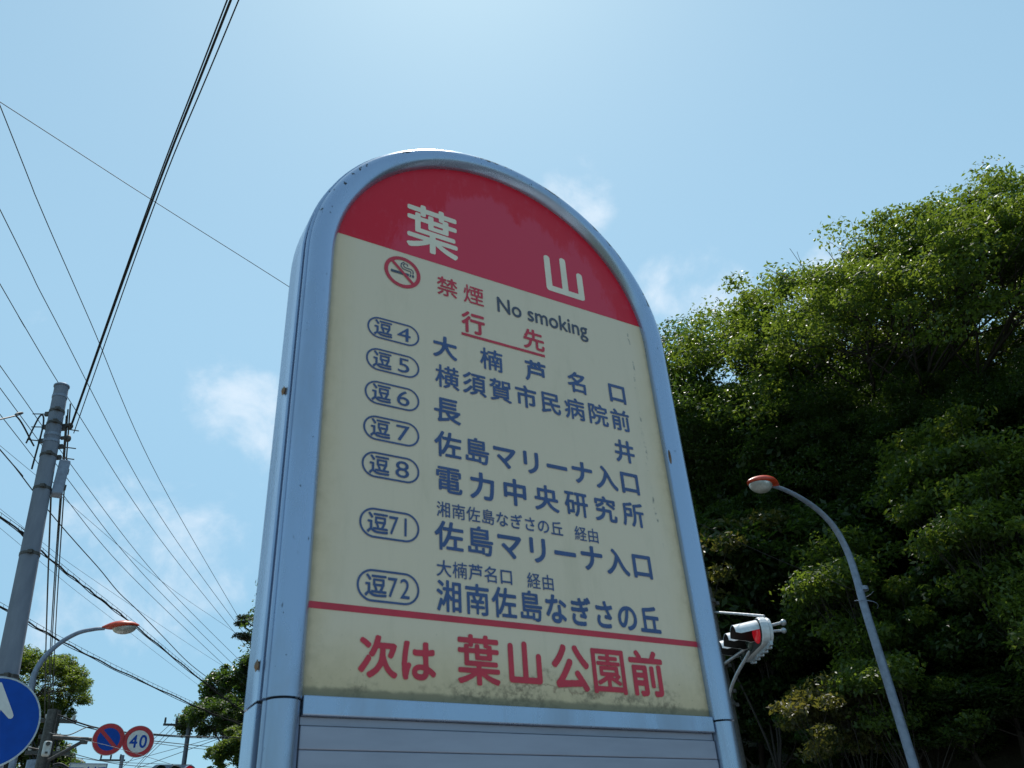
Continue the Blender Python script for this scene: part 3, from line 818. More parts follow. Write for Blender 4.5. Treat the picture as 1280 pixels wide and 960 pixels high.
for k in range(14):
    z = ft - rng.random() * 2.6; a0 = U * rng.uniform(-.7, .7) + np.array([0, 0, z]); a1 = U * rng.uniform(-.5, .5) + np.array([0, 0, z - rng.uniform(.3, 1)])
    b = MB(); b.tube(catenary(a0, a1, .25, 8), .02, 5); b.build('jumper_cable', WIRE, far, True)

# arm post with the two round traffic signs
SD = 17.5
pb = at_d(57, 930, SD); post = empty('sign_post', (pb[0], pb[1], 0)); tag(post, 'slim dark steel post with a side arm and brace that carries two round traffic signs', 'sign post')
armz = at_d(60, 921, SD)[2]
b = MB(); b.tube([(0, 0, 0), (0, 0, armz + .45)], [.11, .085], 16); b.build('post', DARKM, post, True)
# arm runs towards +U
PP = np.array([pb[0], pb[1], 0.0])
aL = plane_pt(186, 928, PP, U)[0]; za = armz
kx, kz = plane_pt(105, 926, PP, U); bx, bz = plane_pt(61, 953, PP, U)
a0z = plane_pt(62, 921, PP, U)[1]; a1z = plane_pt(186, 929, PP, U)[1]
b = MB(); b.tube([U * 0 + (0, 0, a0z), U * (aL * .3) + (0, 0, a0z * .7 + a1z * .3), U * aL + (0, 0, a1z)], .035, 10); b.build('arm', DARKM, post, True)
b = MB(); b.tube([U * .05 + (0, 0, bz), U * kx + (0, 0, kz)], .03, 10); b.box(U * kx + (0, 0, kz), (.06, .05, .05), R_); b.build('brace', DARKM, post, True)
b = MB(); sp = at_d(58.5, 936, SD - .3) - PP; b.box(sp, (.065, .06, .12), R_); o = b.build('speaker_box', BOXW, post, bevel=.03)
b = MB(); b.tube([sp - V * .075 + (0, 0, .07), sp - V * .095 + (0, 0, .07)], .035, 14); b.box(sp - V * .074 + (0, 0, -.07), (.02, .006, .015), R_); b.build('speaker_lens', DARKM, o)
o.parent = post
GS = 'round traffic signs hung over the road'


def plate_frame(c0):
    """plate facing back along the road (towards -V); local x = U, z up, y = V"""
    return lambda X, Z, y: np.stack([c0[0] + U[0] * X + V[0] * y, c0[1] + U[1] * X + V[1] * y, c0[2] + Z], 1)


def disc(name, c0, R, y, mat, parent, thick=.004, inner=0):
    b = MB(); b.prism(circle(R), np.array(c0) + V * y, U, (0, 0, 1), V * thick); return b.build(name, mat, parent)


def annulus(name, c0, R0, R1, y, mat, parent, c_=(0, 0)):
    L_ = [np.array([(c_[0] + R * math.cos(2 * math.pi * k / 48), c_[1] + R * math.sin(2 * math.pi * k / 48)) for k in range(48)]) for R in (R0, R1)]
    return print_mesh(name, L_, y, mat, parent, plate_frame(np.array(c0)))


RS = .272
for which, (px, py) in (('park', (135.2, 924.8)), ('forty', (172.2, 927.5))):
    w = at_d(px, py, SD)
    al, zc = plane_pt(px, py, PP, U); c_w = PP + U * al - V * .06; c_w[2] = zc
    s_ = empty('traffic_sign', c_w); c0 = np.zeros(3)
    if which == 'park':
        tag(s_, 'round no parking sign, blue with a red ring and red diagonal bar', 'traffic sign', GS)
    else:
        tag(s_, 'round speed limit sign reading 40 in blue on white with a red ring', 'traffic sign', GS)
    disc('plate', c0, RS, 0, SWHITE, s_, .02)
    annulus('red_ring', c0, RS - .008, RS * .70, -.003, SRED, s_)
    if which == 'park':
        disc('blue_field', c0, RS * .70, -.0015, SBLUE, s_, .001)
        q = .0; d_ = np.array([1, -1]) / math.sqrt(2); n_ = np.array([1, 1]) / math.sqrt(2) * .03
        lp = np.array([-d_ * RS * .72 - n_, d_ * RS * .72 - n_, d_ * RS * .72 + n_, -d_ * RS * .72 + n_]); print_mesh('diagonal_bar', [lp], -.0045, SRED, s_, plate_frame(c0))
    else:
        ls = []
        for ch, dx in (('4', -.082), ('0', .082)):
            g_, B, _ = glyph(ch, .0, .02)
            for lp in g_: ls.append(np.stack([dx + (lp[:, 0] - (B[0] + B[2]) / 2) * .27, (lp[:, 1] - (B[1] + B[3]) / 2) * .30], 1))
        print_mesh('lettering', ls, -.004, SBLUE, s_, plate_frame(c0))
    b = MB(); b.box(V * .045, (.05, .02, .03), R_); b.build('clamp', GALV2, s_)

# big blue arrow sign at the left edge
BD = 7.0
cb = at_d(-11.8, 902.5, BD); rb = .302
bs = empty('traffic_sign', cb); tag(bs, 'large blue round sign with a white upward arrow, cut off by the left edge', 'traffic sign')
disc('plate', (0, 0, 0), rb, 0, SWHITE, bs, .018)
b = MB()
L_ = [np.array([(R * math.cos(2 * math.pi * k / 64), R * math.sin(2 * math.pi * k / 64)) for k in range(64)]) for R in (rb * 1.0, rb * .965)]
print_mesh('edge_strip', L_, -.002, GALV, bs, plate_frame(np.zeros(3)))
disc('blue_field', (0, 0, 0), rb * .965, -.0015, SBLUE, bs, .001)
A_ = [(.006, .262), (.118, .068), (.128, .046), (.126, .032), (.116, .024), (.102, .026), (.04, .082), (.04, -.24), (-.04, -.24), (-.04, .082), (-.102, .026), (-.116, .024), (-.126, .032), (-.128, .046), (-.118, .068), (-.006, .262)]
print_mesh('white_arrow', [np.array(A_)], -.004, SWHITE, bs, plate_frame(np.zeros(3)))
b = MB(); b.box(V * .05, (.1, .03, .03), R_); b.build('clamp', GALV2, bs)
bp = empty('sign_post', (cb[0] + V[0] * .1, cb[1] + V[1] * .1, 0)); tag(bp, 'grey tube post behind the blue arrow sign at the left edge', 'sign post')
b = MB(); b.tube([(0, 0, 0), (0, 0, cb[2] + .3)], .038, 14); b.tube([(0, 0, cb[2] + .3), (0, 0, cb[2] + .32)], .042, 14); b.build('post', GALV2, bp, True)


# street lamps
def street_lamp(label, P, dr, pix, headpix, r0, r1, hl, hw, group, flip=1):
    """pix: arm centreline seen in the photo, resolved in the vertical plane through P"""
    t_ = empty('street_lamp', (P[0], P[1], 0)); tag(t_, label, 'street lamp', group)
    pts = [plane_pt(x, y, P, dr) for x, y in pix]
    p3 = [np.array([0, 0, 0.]), np.array([0, 0, pts[0][1] * .5])] + [dr * a_ + np.array([0, 0, z_]) for a_, z_ in pts]
    p3 = smoothpts(p3, 8); n_ = len(p3)
    b = MB(); b.tube(p3, [r0 + (r1 - r0) * (i / (n_ - 1)) for i in range(n_)], 16); b.build('pole', GALV2, t_, True)
    b = MB(); b.tube([(0, 0, 0), (0, 0, .02)], r0 * 2.2, 16); b.build('base_plate', GALV2, t_)
    (ha, hz), (ta, tz) = [plane_pt(x, y, P, dr) for x, y in headpix]
    A = dr * ha + np.array([0, 0, hz]); B = dr * ta + np.array([0, 0, tz]); d_ = B - A; d_ /= np.linalg.norm(d_); w_ = np.cross(d_, (0, 0, 1)); w_ /= np.linalg.norm(w_); u_ = np.cross(w_, d_)
    # shell: teardrop, narrow at the arm
    nu, nv = 24, 14; vs = []; fs = []
    for j in range(nv + 1):
        t = j / nv; x = hl * (t ** .8 if t < 1 else 1)
        prof = max(0.02, math.sin(math.pi * min(1, t * .97) ** .75) ** .72); prof = max(prof, .23 * (1 - t))
        for i in range(nu):
            a_ = 2 * math.pi * i / nu; cy = math.cos(a_); sy = math.sin(a_)
            vs.append(A + d_ * (x - .02) + w_ * cy * hw / 2 * prof + u_ * (sy * (hw * .30 if sy > 0 else hw * .10) * prof + .012))
    for j in range(nv):
        for i in range(nu):
            a_ = j * nu + i; c_ = j * nu + (i + 1) % nu; fs.append((a_, c_, c_ + nu, a_ + nu))
    fs.append(tuple(range(nu))); fs.append(tuple(range((nv + 1) * nu - 1, nv * nu - 1, -1)))
    b = MB(); b.add(vs, fs); hd_ = b.build('lamp_shell', ORANGE, t_, True, auto=60)
    c0 = A + d_ * hl * .57 - u_ * .012 * 1
    b = MB(); b.ellipsoid(c0, d_ * hl * .33, w_ * hw * .40, u_ * hw * .34, 24, 10, -90, 0); b.build('glass_bowl', BOWL, t_, True)
    b = MB(); b.ellipsoid(c0 - u_ * .02, d_ * .08, w_ * .03, u_ * .03, 12, 8); b.build('bulb', INSUL, t_, True)
    return t_


PR = at_d(1143, 960, LD); PR = np.array([PR[0], PR[1], 0])
lampR = street_lamp('grey curved lamp post with a red head standing before the dark trees at right', PR, -U,
            [(1143, 960), (1111, 856), (1081, 760), (1071, 724), (1060, 691), (1044, 661), (1024, 639), (1000, 622), (980, 612), (965, 607)], [(971, 608.5), (928, 601)], .080, .030, .64, .39, 'street lamps')
PL = at_d(36, 868, 16.0); PL = np.array([PL[0], PL[1], 0])
lampL = street_lamp('thinner curved lamp post with a red head at left, rising behind the blue arrow sign', PL, U,
            [(37, 868), (39.5, 855), (45, 838), (57, 820), (76, 803), (98, 791), (118, 786.5), (131, 785.5)], [(129, 785.5), (168, 783)], .055, .03, .60, .33, 'street lamps')
# clamp with loop on the right lamp
b = MB(); cz_ = pL[2]; b.tube([(0, 0, cz_ - .03), (0, 0, cz_ + .03)], .095, 14); b.tube(catenary(U * -.1 + (0, 0, cz_ + .12), U * .1 + (0, 0, cz_ + .05), .05, 6), .008, 5)
b.tube([np.array([.16 * math.cos(k * .5), .16 * math.sin(k * .5), cz_ - .05 - .02 * k]) for k in range(14)], .006, 5); b.build('cable_clamp', GALV2, lampR, True)

# traffic signal seen from its end, at the right
HS = math.radians(-3.0); HA = np.array([math.sin(HS), math.cos(HS), 0]); HN = np.array([-HA[1], HA[0], 0])   # long axis, and the way it faces (left)
e0 = at_d(962, 784, 12.0)
sg = empty('traffic_signal', e0); tag(sg, 'horizontal traffic signal seen from its end at right, pale housing with black lined hoods', 'traffic signal')
tilt = -.10
def sgp(a_, n_, z_): return HA * a_ + HN * n_ + np.array([0, 0, z_])
hs = []
HHT = .19
prof = [(x, z) for x, z in [(HHT * math.sin(t), HHT * math.cos(t)) for t in np.linspace(math.pi, 2 * math.pi, 12)]]
lp = [(p[0] + HHT, p[1]) for p in prof] + [(1.3 - HHT - p[0], -p[1]) for p in prof]
b = MB(); b.prism(lp, (0, 0, 0), HA, (0, 0, 1), HN * .11); b.build('housing', SIGW, sg, bevel=.015)
b = MB(); b.prism([(p[0] * .96 + .026, p[1] * .96) for p in lp], HN * .1102, HA, (0, 0, 1), HN * .002); b.build('front_board', BLACKP, sg)
b = MB(); b.prism([(p[0] * .97 + .02, p[1] * .97) for p in lp], HN * -.055, HA, (0, 0, 1), HN * .054); b.build('rear_cover', SIGW, sg, bevel=.02)
for k in range(3):
    a_ = .24 + k * .41; o_ = HN * .112; nn_ = 20; Rv = .168; ln_ = .34
    # hood: an open sleeve cut slanting below, with thickness
    vs = []; fs = []
    for (rr_, ) in ((Rv,), (Rv - .008,)):
        for i in range(nn_ + 1):
            an = math.radians(-30 + 208 * i / nn_); cutl = ln_ * max(.2, min(1, .75 + 1.3 * math.sin(an)))
            for l_ in (0, cutl):
                vs.append(sgp(a_, .112, 0) + HA * rr_ * math.cos(an) + np.array([0, 0, rr_ * math.sin(an)]) + (HN + np.array([0, 0, -.16])) * l_)
    m_ = (nn_ + 1) * 2
    for i in range(nn_):
        a0 = i * 2; fs += [(a0, a0 + 2, a0 + 3, a0 + 1), (m_ + a0, m_ + a0 + 1, m_ + a0 + 3, m_ + a0 + 2), (a0 + 1, a0 + 3, m_ + a0 + 3, m_ + a0 + 1)]
    fs += [(0, 1, m_ + 1, m_), (m_ - 2, m_ - 1, 2 * m_ - 1, 2 * m_ - 2)]
    b = MB(); b.add(vs, fs); ho = b.build('hood', SIGW, sg, True, auto=50); ho.data.materials.append(BLACKP)
    for i, p in enumerate(ho.data.polygons):
        if i < nn_ * 3 and i % 3 == 1: p.material_index = 1
    b = MB(); b.ellipsoid(sgp(a_, .113, 0), HA * .15, (0, 0, .15), HN * .05, 20, 6, 0, 90); le = b.build('lens', LENSR if k == 0 else LENSD, sg, True)
    le['label'] = 'lit red lens' if k == 0 else 'unlit dark lens'
b = MB(); b.box(sgp(.5, .03, -.215), (.52, .02, .03), np.array([HA, HN, [0, 0, 1]]).T)
for k in range(5): b.box(sgp(.1 + k * .2, .03, -.25), (.03, .03, .02), np.array([HA, HN, [0, 0, 1]]).T)
b.build('mounting_bracket', GALV, sg, bevel=.004)
b = MB(); b.tube([sgp(.1, -.06, .05), sgp(.1, -.22, .08)], .02, 8); b.ellipsoid(sgp(.1, -.24, .08), (.045, 0, 0), (0, .045, 0), (0, 0, .045), 10, 8); b.ellipsoid(sgp(.1, -.22, -.03), (.04, 0, 0), (0, .04, 0), (0, 0, .04), 10, 8); b.tube([sgp(.1, -.05, -.03), sgp(.1, -.22, -.03)], .018, 8); b.build('end_fitting', GALV, sg, True)
# its pole
SPD = 13.3
sb = at_d(923, 955, SPD); sp_ = empty('signal_pole', (sb[0], sb[1], 0)); tag(sp_, 'dark grey signal pole half hidden behind the right rim of the bus stop sign', 'signal pole')
spz = at_d(886, 735, SPD)[2]; SB = np.array([sb[0], sb[1], 0])
b = MB(); b.tube([(0, 0, 0), (0, 0, spz)], [.13, .095], 20); b.build('shaft', DARKM, sp_, True)
for (x, y) in ((890, 752), (899, 803), (905, 830), (912, 880), (914, 862)):
    z = at_d(x, y, SPD)[2]; b = MB(); b.tube([(0, 0, z - .03), (0, 0, z + .03)], .128, 16); b.box(U * .13 + (0, 0, z), (.08, .03, .025), R_); b.build('steel_band', DARKM, sp_)
def spt(x, y, d): return at_d(x, y, d) - SB
b = MB(); b.tube(smoothpts([spt(911, 884, SPD - .05), spt(912, 868, SPD - .1), spt(920, 845, SPD - .3), spt(937, 815, SPD - .6), spt(941, 808, SPD - .7)], 6), .026, 10); b.build('lower_arm', GALV, sp_, True)
b = MB(); b.tube([spt(901, 833, SPD), spt(932, 811, SPD - .5)], .024, 10); b.build('brace', GALV, sp_, True)
b = MB(); b.tube([spt(890, 765, SPD), spt(925, 767.5, SPD - .5), spt(955, 770, SPD - 1.1)], .018, 8); b.build('upper_rod', GALV, sp_, True)
b = MB(); b.tube([spt(896, 803, SPD), spt(910, 802, SPD - .2), spt(912, 806, SPD - .2)], .02, 8); b.build('cable_entry', GALV, sp_, True)

# signal and name plate over the road, only their tops in view
TD = 28.0
PT = at_d(217, 964, TD); hs2 = empty('traffic_signal', PT); tag(hs2, 'distant horizontal traffic signal at the bottom edge with its red light lit', 'traffic signal')
b = MB(); hw_, hh_ = .62, .17
lp = [(hw_ - hh_ + hh_ * math.sin(t), hh_ * math.cos(t)) for t in np.linspace(0, math.pi, 12)] + [(-(hw_ - hh_) - hh_ * math.sin(t), -hh_ * math.cos(t)) for t in np.linspace(0, math.pi, 12)]
b.prism(lp, (0, 0, 0), U, (0, 0, 1), V * .12); b.build('housing', GALV2, hs2)
for k, x in enumerate((-.40, 0, .40)):
    b = MB(); b.tube([U * x - V * .001, U * x - V * .03], .145, 20); o = b.build('lens', LENSR if k == 2 else LENSD, hs2); o['label'] = 'lit red lens' if k == 2 else 'unlit dark lens'
    vs = []; fs = []
    for i in range(17):
        an = math.radians(-20 + 220 * i / 16)
        for rr_ in (.155, .147):
            for l_ in (0, .28): vs.append(U * (x + rr_ * math.cos(an)) + np.array([0, 0, rr_ * math.sin(an) - l_ * .12]) - V * l_)
    for i in range(16):
        a0 = i * 4; fs += [(a0, a0 + 1, a0 + 5, a0 + 4), (a0 + 2, a0 + 6, a0 + 7, a0 + 3), (a0 + 1, a0 + 3, a0 + 7, a0 + 5)]
    b = MB(); b.add(vs, fs); b.build('hood', GALV2 if k == 2 else BLACKP, hs2, True)
tp = empty('signal_pole', U * -1.2 + V * (PT.dot(V) + .3)); tag(tp, 'signal mast with a long arm over the road at the bottom edge', 'signal pole')
TB = np.array(tp.location)
b = MB(); b.tube([(0, 0, 0), (0, 0, PT[2] + .1)], [.12, .1], 14); b.build('shaft', GALV2, tp, True)
b = MB(); b.tube([(0, 0, PT[2] - .35), np.array([PT[0], PT[1], PT[2] - .25]) - TB + V * .18 + U * .5], .045, 10); b.build('arm', GALV2, tp, True)
ND = 25.0
NPc = at_d(111.5, 966, ND)
al = (at_d(136, 953, ND) - at_d(87, 953, ND)); nw = np.linalg.norm(al) / 2 * .98; nh = .26
NPt = at_d(111.5, 953.8, ND); NPc = np.array([NPt[0], NPt[1], NPt[2] - nh])
npl = empty('name_plate', NPc); tag(npl, 'white crossing name board with dark characters at the bottom edge left of centre', 'sign')
b = MB(); b.box(V * .02, (nw, .015, nh), R_); b.build('frame', GALV2, npl, bevel=.01)
b = MB(); b.box((0, 0, 0), (nw - .03, .004, nh - .03), R_); b.build('board', SWHITE, npl)
ls = []
for ch, dx in zip('下山橋', (-.36, 0, .36)):
    g_, B, _ = glyph(ch, .01, .022)
    for lp in g_: ls.append(np.stack([dx * nw / .6 + (lp[:, 0] - .5) * .36, (lp[:, 1] - .38) * .38 ], 1))
print_mesh('lettering', ls, -.006, SBLUE, npl, plate_frame(np.zeros(3)))
b = MB(); b.tube([(0, 0, -nh), (0, 0, -nh - .15)], .02, 8); b.tube([U * -.4 * nw + V * .04 + (0, 0, nh), U * -.4 * nw + V * .04 + (0, 0, nh + .1)], .01, 6); b.build('hanger_rod', GALV2, npl)
nb = MB(); p2 = NPc - TB
tb = U * -1.4 + V * (NPc.dot(V) + .15); npp = empty('sign_post', (tb[0], tb[1], 0)); tag(npp, 'post with a short arm that holds the crossing name board', 'sign post')
b = MB(); b.tube([(0, 0, 0), (0, 0, NPc[2] - .05)], .08, 12); b.build('post', GALV2, npp, True)
b = MB(); e_ = NPc - np.array([tb[0], tb[1], 0]) + V * .06; b.tube([(0, 0, NPc[2] - .1), e_ + (0, 0, -.1), e_ + U * .5 + (0, 0, -.1)], .035, 10); b.build('arm', GALV2, npp, True)


# two distant poles with cross arms
def far_pole(label, px, py, d, arms, side):
    p = at_d(px, py, d); t_ = empty('utility_pole', (p[0], p[1], 0)); tag(t_, label, 'utility pole')
    z = p[2]; b = MB(); b.tube([(0, 0, 0), (0, 0, z)], [.17, .11], 12); b.build('shaft', CONC, t_, True)
    for (dz_, hl) in arms:
        b = MB(); b.box(U * side * hl * .75 + (0, 0, z - dz_), (hl, .05, .05), R_); b.build('cross_arm', DARKM, t_)
        for k in range(3):
            c0 = U * side * hl * (.15 + .75 * k) + (0, 0, z - dz_ + .05); b = MB(); b.tube([c0, c0 + (0, 0, .1), c0 + (0, 0, .3)], [.04, .06, .05], 8); b.build('insulator', DARKM, t_, True)
    return p


pA = far_pole('distant utility pole with three upright insulators in front of the middle tree', 237, 903, 50, ((.15, .75),), -1)
pB = far_pole('farthest utility pole with a leaning cross arm, between the two round signs', 153.5, 944, 62, ((.3, .75), (1.4, .4)), -1)
# small wires low at the left
low = [('pair-forming dark cable above the round signs, upper one', [(71, 893, 24), (97.5, 903, 25), (122.5, 910, 26), (154, 915, 27), (190, 917.5, 29), (237, 920.5, 34), (310, 922, 40)], .02),
       ('pair-forming dark cable above the round signs, lower one', [(75, 897, 24), (97.5, 906, 25), (122.5, 912.5, 26), (154, 917.2, 27), (190, 919, 29), (237, 922, 34), (310, 924, 40)], .012),
       ('looping cable dipping left of the no parking sign', [(64, 910, 24), (70, 917, 24), (82, 919, 24.2), (91, 917, 24.5), (108, 909.3, 25), (118, 909.8, 25.8)], .014),
       ('upper short line right of the speed limit sign', [(186, 925.5, 36), (232, 930.5, 45), (300, 937, 60)], .016),
       ('second short line right of the speed limit sign', [(186, 928, 36), (232, 934, 45), (300, 941, 60)], .012),
       ('light line passing in front of both round signs', [(62, 916, 15), (116, 927.5, 15.6), (146, 935, 16), (177, 944, 16.4), (213, 955, 17), (260, 970, 18)], .004),
       ('leftmost of the three lines sloping from the cross arm insulators', [(214.5, 904, 50), (191, 925, 55), (150, 962, 62)], .014),
       ('middle of the three lines sloping from the cross arm insulators', [(221.5, 904, 50), (190, 936, 55), (163, 966, 62)], .014),
       ('rightmost of the three lines sloping from the cross arm insulators', [(229, 904, 50), (185, 945, 55), (170, 962, 62)], .014),
       ('faint line rising rightward below the speed limit sign', [(156, 953, 55), (222, 935, 50), (300, 914, 45)], .013),
       ('lower faint line rising rightward to the middle tree', [(172, 960, 55), (233, 938, 50), (305, 912, 45)], .016),
       ('faint line sloping down from the arm post past the name board', [(70, 936, 24), (122, 950, 27), (165, 957, 30), (240, 962, 36)], .009),
       ('second faint line sloping down from the far pole', [(70, 943, 24), (110, 949, 27), (150, 953, 30), (240, 956, 36)], .008)]
for lab, pp_, r in low: wire(lab, [at_d(x, y, d) for x, y, d in pp_], r, group='low wires by the crossing', mat=GALV if 'light line' in lab else None)
# bundled cables low beside the name plate
for k, (y0, y1) in enumerate(((956, 961), (958.5, 962.5), (932, 944))):
    wire(('upper', 'lower', 'higher looping')[k] + ' of the cables at the left of the name board, by the far pole', [at_d(22 if k == 2 else 66, y0, 26), at_d(52 if k == 2 else 76, y0 + (6 if k == 2 else -1.5), 26), at_d(88 if k < 2 else 62, y1, 26)], .02, group='low wires by the crossing')


# ---------------------------------------------------------------- trees
def make_tree_data(seed, H, spread_, trunk_frac, levels, nk, leaf_per, leaf_sz, clump, mat, up=.25, trunk_r=.2, flat=.5, keep=1.0, dome=.78):
    """skeleton grown by recursive forking; leaves gathered round the ends of the twigs. returns (trunk mesh, crown mesh)"""
    rg = np.random.default_rng(seed); segs = []; tips = []
    def grow(p, d, ln_, r, lev):
        k = 3 if lev < 2 else 2; q = p.copy(); pts = [p.copy()]; rs = [r]
        for i in range(k):
            d = d + rg.normal(0, .13, 3); d[2] += up * .12; d /= np.linalg.norm(d); q = q + d * ln_ / k; pts.append(q.copy()); rs.append(r * (1 - .32 * (i + 1) / k))
        segs.append((pts, rs, lev))
        if lev >= levels:
            tips.append((q, d)); return
        if lev >= levels - 1: tips.append((q, d))
        n_ = nk + (rg.random() < .4); a0 = rg.random() * 6.28
        for i in range(n_):
            az = a0 + 2 * math.pi * i / n_ + rg.normal(0, .35); el = rg.uniform(.38, .85) if lev > 0 else rg.uniform(.45, .95)
            x = np.cross(d, (0, 0, 1)) if abs(d[2]) < .95 else np.array([1.0, 0, 0]); x /= np.linalg.norm(x); y = np.cross(d, x)
            nd = d * math.cos(el) + (x * math.cos(az) + y * math.sin(az)) * math.sin(el); nd[2] = nd[2] * .85 + up * .3; nd[:2] *= spread_; nd /= np.linalg.norm(nd)
            grow(q, nd, ln_ * rg.uniform(.66, .86), rs[-1] * rg.uniform(.6, .78), lev + 1)
    grow(np.array([0, 0, 0.]), np.array([rg.normal(0, .06), rg.normal(0, .06), 1.]), H * trunk_frac, trunk_r, 0)
    zmax = max(t[0][2] for t in tips); sc_ = H / (zmax + clump * .4)
    b = MB()
    for pts, rs, lev in segs: b.tube([np.array([p[0] * sc_, p[1] * sc_, H * (max(p[2] * sc_, 0) / H) ** dome]) for p in pts], [max(.006, r) for r in rs], 8 if lev < 2 else (5 if lev < 4 else 3), caps=False)
    tm = bpy.data.meshes.new('trunk'); tm.from_pydata(b.v, [], b.f); tm.materials.append(BARK); tm.polygons.foreach_set('use_smooth', [True] * len(tm.polygons))
    T = np.array([t[0] for t in tips]) * sc_; T[:, 2] = H * (np.maximum(T[:, 2], 0) / H) ** dome; Dd = np.array([t[1] for t in tips])
    if keep < 1: sel = rg.random(len(T)) < keep; T = T[sel]; Dd = Dd[sel]
    n_ = len(T) * leaf_per; idx = np.repeat(np.arange(len(T)), leaf_per)
    csz = clump * rg.uniform(.55, 1.25, len(T))[idx][:, None]
    off = rg.normal(0, 1, (n_, 3)); off /= np.linalg.norm(off, axis=1)[:, None]; off *= (rg.random((n_, 1)) ** .45) * csz; off[:, 2] *= flat
    C = T[idx] + off + Dd[idx] * .1
    nrm = rg.normal(0, .55, (n_, 3)) + np.array([0, 0, .9]) + off * .5; nrm /= np.linalg.norm(nrm, axis=1)[:, None]
    t1 = np.cross(nrm, rg.normal(0, 1, (n_, 3))); t1 /= np.linalg.norm(t1, axis=1)[:, None]; t2 = np.cross(nrm, t1)
    s_ = leaf_sz * rg.uniform(.55, 1.6, (n_, 1)); fold = nrm * s_ * rg.uniform(-.15, .3, (n_, 1))
    vs = np.stack([C - t1 * s_ * .5, C + t2 * s_ * .24 + fold * .4, C + t1 * s_ * .5, C - t2 * s_ * .24 + fold * .4], 1).reshape(-1, 3)
    return tm, leaf_mesh(vs, n_, mat)


def leaf_mesh(vs, n_, mat):
    me = bpy.data.meshes.new('crown'); me.vertices.add(n_ * 4); me.vertices.foreach_set('co', vs.astype('f').ravel())
    me.loops.add(n_ * 6); me.polygons.add(n_ * 2)
    b_ = np.arange(n_)[:, None] * 4; li = (b_ + np.array([[0, 1, 2, 0, 2, 3]])).ravel()
    me.loops.foreach_set('vertex_index', li.astype('i')); me.polygons.foreach_set('loop_start', np.arange(0, n_ * 6, 3).astype('i')); me.polygons.foreach_set('loop_total', np.full(n_ * 2, 3, 'i'))
    me.update(calc_edges=True); me.materials.append(mat); return me


def fit_tree(data, base, rz, top_py, w_ratio=None, half_px=None):
    """height (and width) scale that give a crown at this spot its seen height (and half width)"""
    me = data[1]; n_ = len(me.vertices); a = np.empty(n_ * 3, 'f'); me.vertices.foreach_get('co', a); a = a.reshape(-1, 3)[::16].astype(float)
    c_, s_ = math.cos(rz), math.sin(rz); a = np.stack([a[:, 0] * c_ - a[:, 1] * s_, a[:, 0] * s_ + a[:, 1] * c_, a[:, 2]], 1)
    def pr(sx, sz):
        w = (a * (sx, sx, sz) + np.array(base) - EYE) @ M3; return CX + F * w[:, 0] / -w[:, 2], CY - F * w[:, 1] / -w[:, 2]
    sz = 1.0; sx = 1.0
    for it in range(14):
        if half_px: px_ = pr(sx, sz)[0] - pr(0, sz)[0]; sx *= (half_px / max(1, (np.percentile(px_, 98.5) - np.percentile(px_, 1.5)) / 2)) ** .8
        else: sx = sz * w_ratio
        _, py_ = pr(sx, sz); cur = np.percentile(py_, 1.6)
        b0 = pr(0, 0)[1][0]; sz *= ((b0 - top_py) / (b0 - cur)) ** .8
    return sx, sz


def crown_on_trunk(name, data, px, py, d, half_px, rz, label, cat, group, r=.16):
    p = at_d(px, py, d); me = data[1]; n_ = len(me.vertices); a = np.empty(n_ * 3, 'f'); me.vertices.foreach_get('co', a); a = a.reshape(-1, 3)
    rad = np.percentile(np.hypot(a[:, 0], a[:, 1]), 93); H_ = a[:, 2].max(); s_ = half_px * math.hypot(p[0] - EYE[0], p[2] - EYE[2] if False else p[1]) / F / rad * 1.05
    zb = p[2] - (H_ - .25) * s_; g0 = ground_z(p) - .1
    t_ = place_tree(name, data, p[0], p[1], zb, (s_, s_), rz, label, cat, group)
    if zb > g0:
        b = MB(); b.tube([(0, 0, (g0 - zb) / s_), (.04, .02, (g0 - zb) / s_ * .5), (0, 0, .1)], [r * 1.5 / s_, r * 1.2 / s_, r / s_], 10); b.build('lower_trunk', BARK, t_, True)
    return t_


def place_tree(name, data, x, y, z, sc_, rz, label, cat, group):
    t_ = empty(name, (x, y, z), rz); t_.scale = (sc_[0], sc_[0], sc_[1]); tag(t_, label, cat, group)
    for nm, me in zip(('trunk', 'crown'), data):
        o = bpy.data.objects.new(nm, me); COL.objects.link(o); o.parent = t_
    return t_


TV = [make_tree_data(11, 12, 1.25, .24, 4, 4, 170, .125, .70, LEAF, up=.32, trunk_r=.22, flat=.42, keep=.55),
      make_tree_data(23, 12, 1.25, .2, 4, 4, 180, .12, .70, LEAF, up=.30, trunk_r=.22, flat=.42, keep=.66),
      make_tree_data(37, 12, 1.1, .15, 4, 4, 190, .13, .78, LEAFD, up=.28, trunk_r=.22, flat=.45),
      make_tree_data(41, 12, 1.2, .13, 4, 4, 190, .12, .78, LEAFD, up=.2, trunk_r=.22, flat=.45)]
UV = [make_tree_data(53, 5, 1.2, .10, 3, 4, 300, .15, .66, LEAFD, up=.15, trunk_r=.08, flat=.4),
      make_tree_data(59, 7, .42, .14, 3, 4, 150, .12, .58, LEAF, up=.5, trunk_r=.06, flat=.42, keep=.8, dome=1.0),
      make_tree_data(61, 6, .45, .14, 3, 4, 150, .11, .5, LEAFB, up=.5, trunk_r=.06, flat=.42, keep=.8, dome=1.0)]
if DEBUG:
    for t_ in TV + UV: print('TREE', len(t_[0].polygons), len(t_[1].polygons) // 2, [round(max(v_.co[i] for v_ in t_[1].vertices), 1) for i in range(3)])


def ground_z(p):
    q = p.dot(U); t = p.dot(V); return hill_h(q, t) if q > 12.3 else 0.0


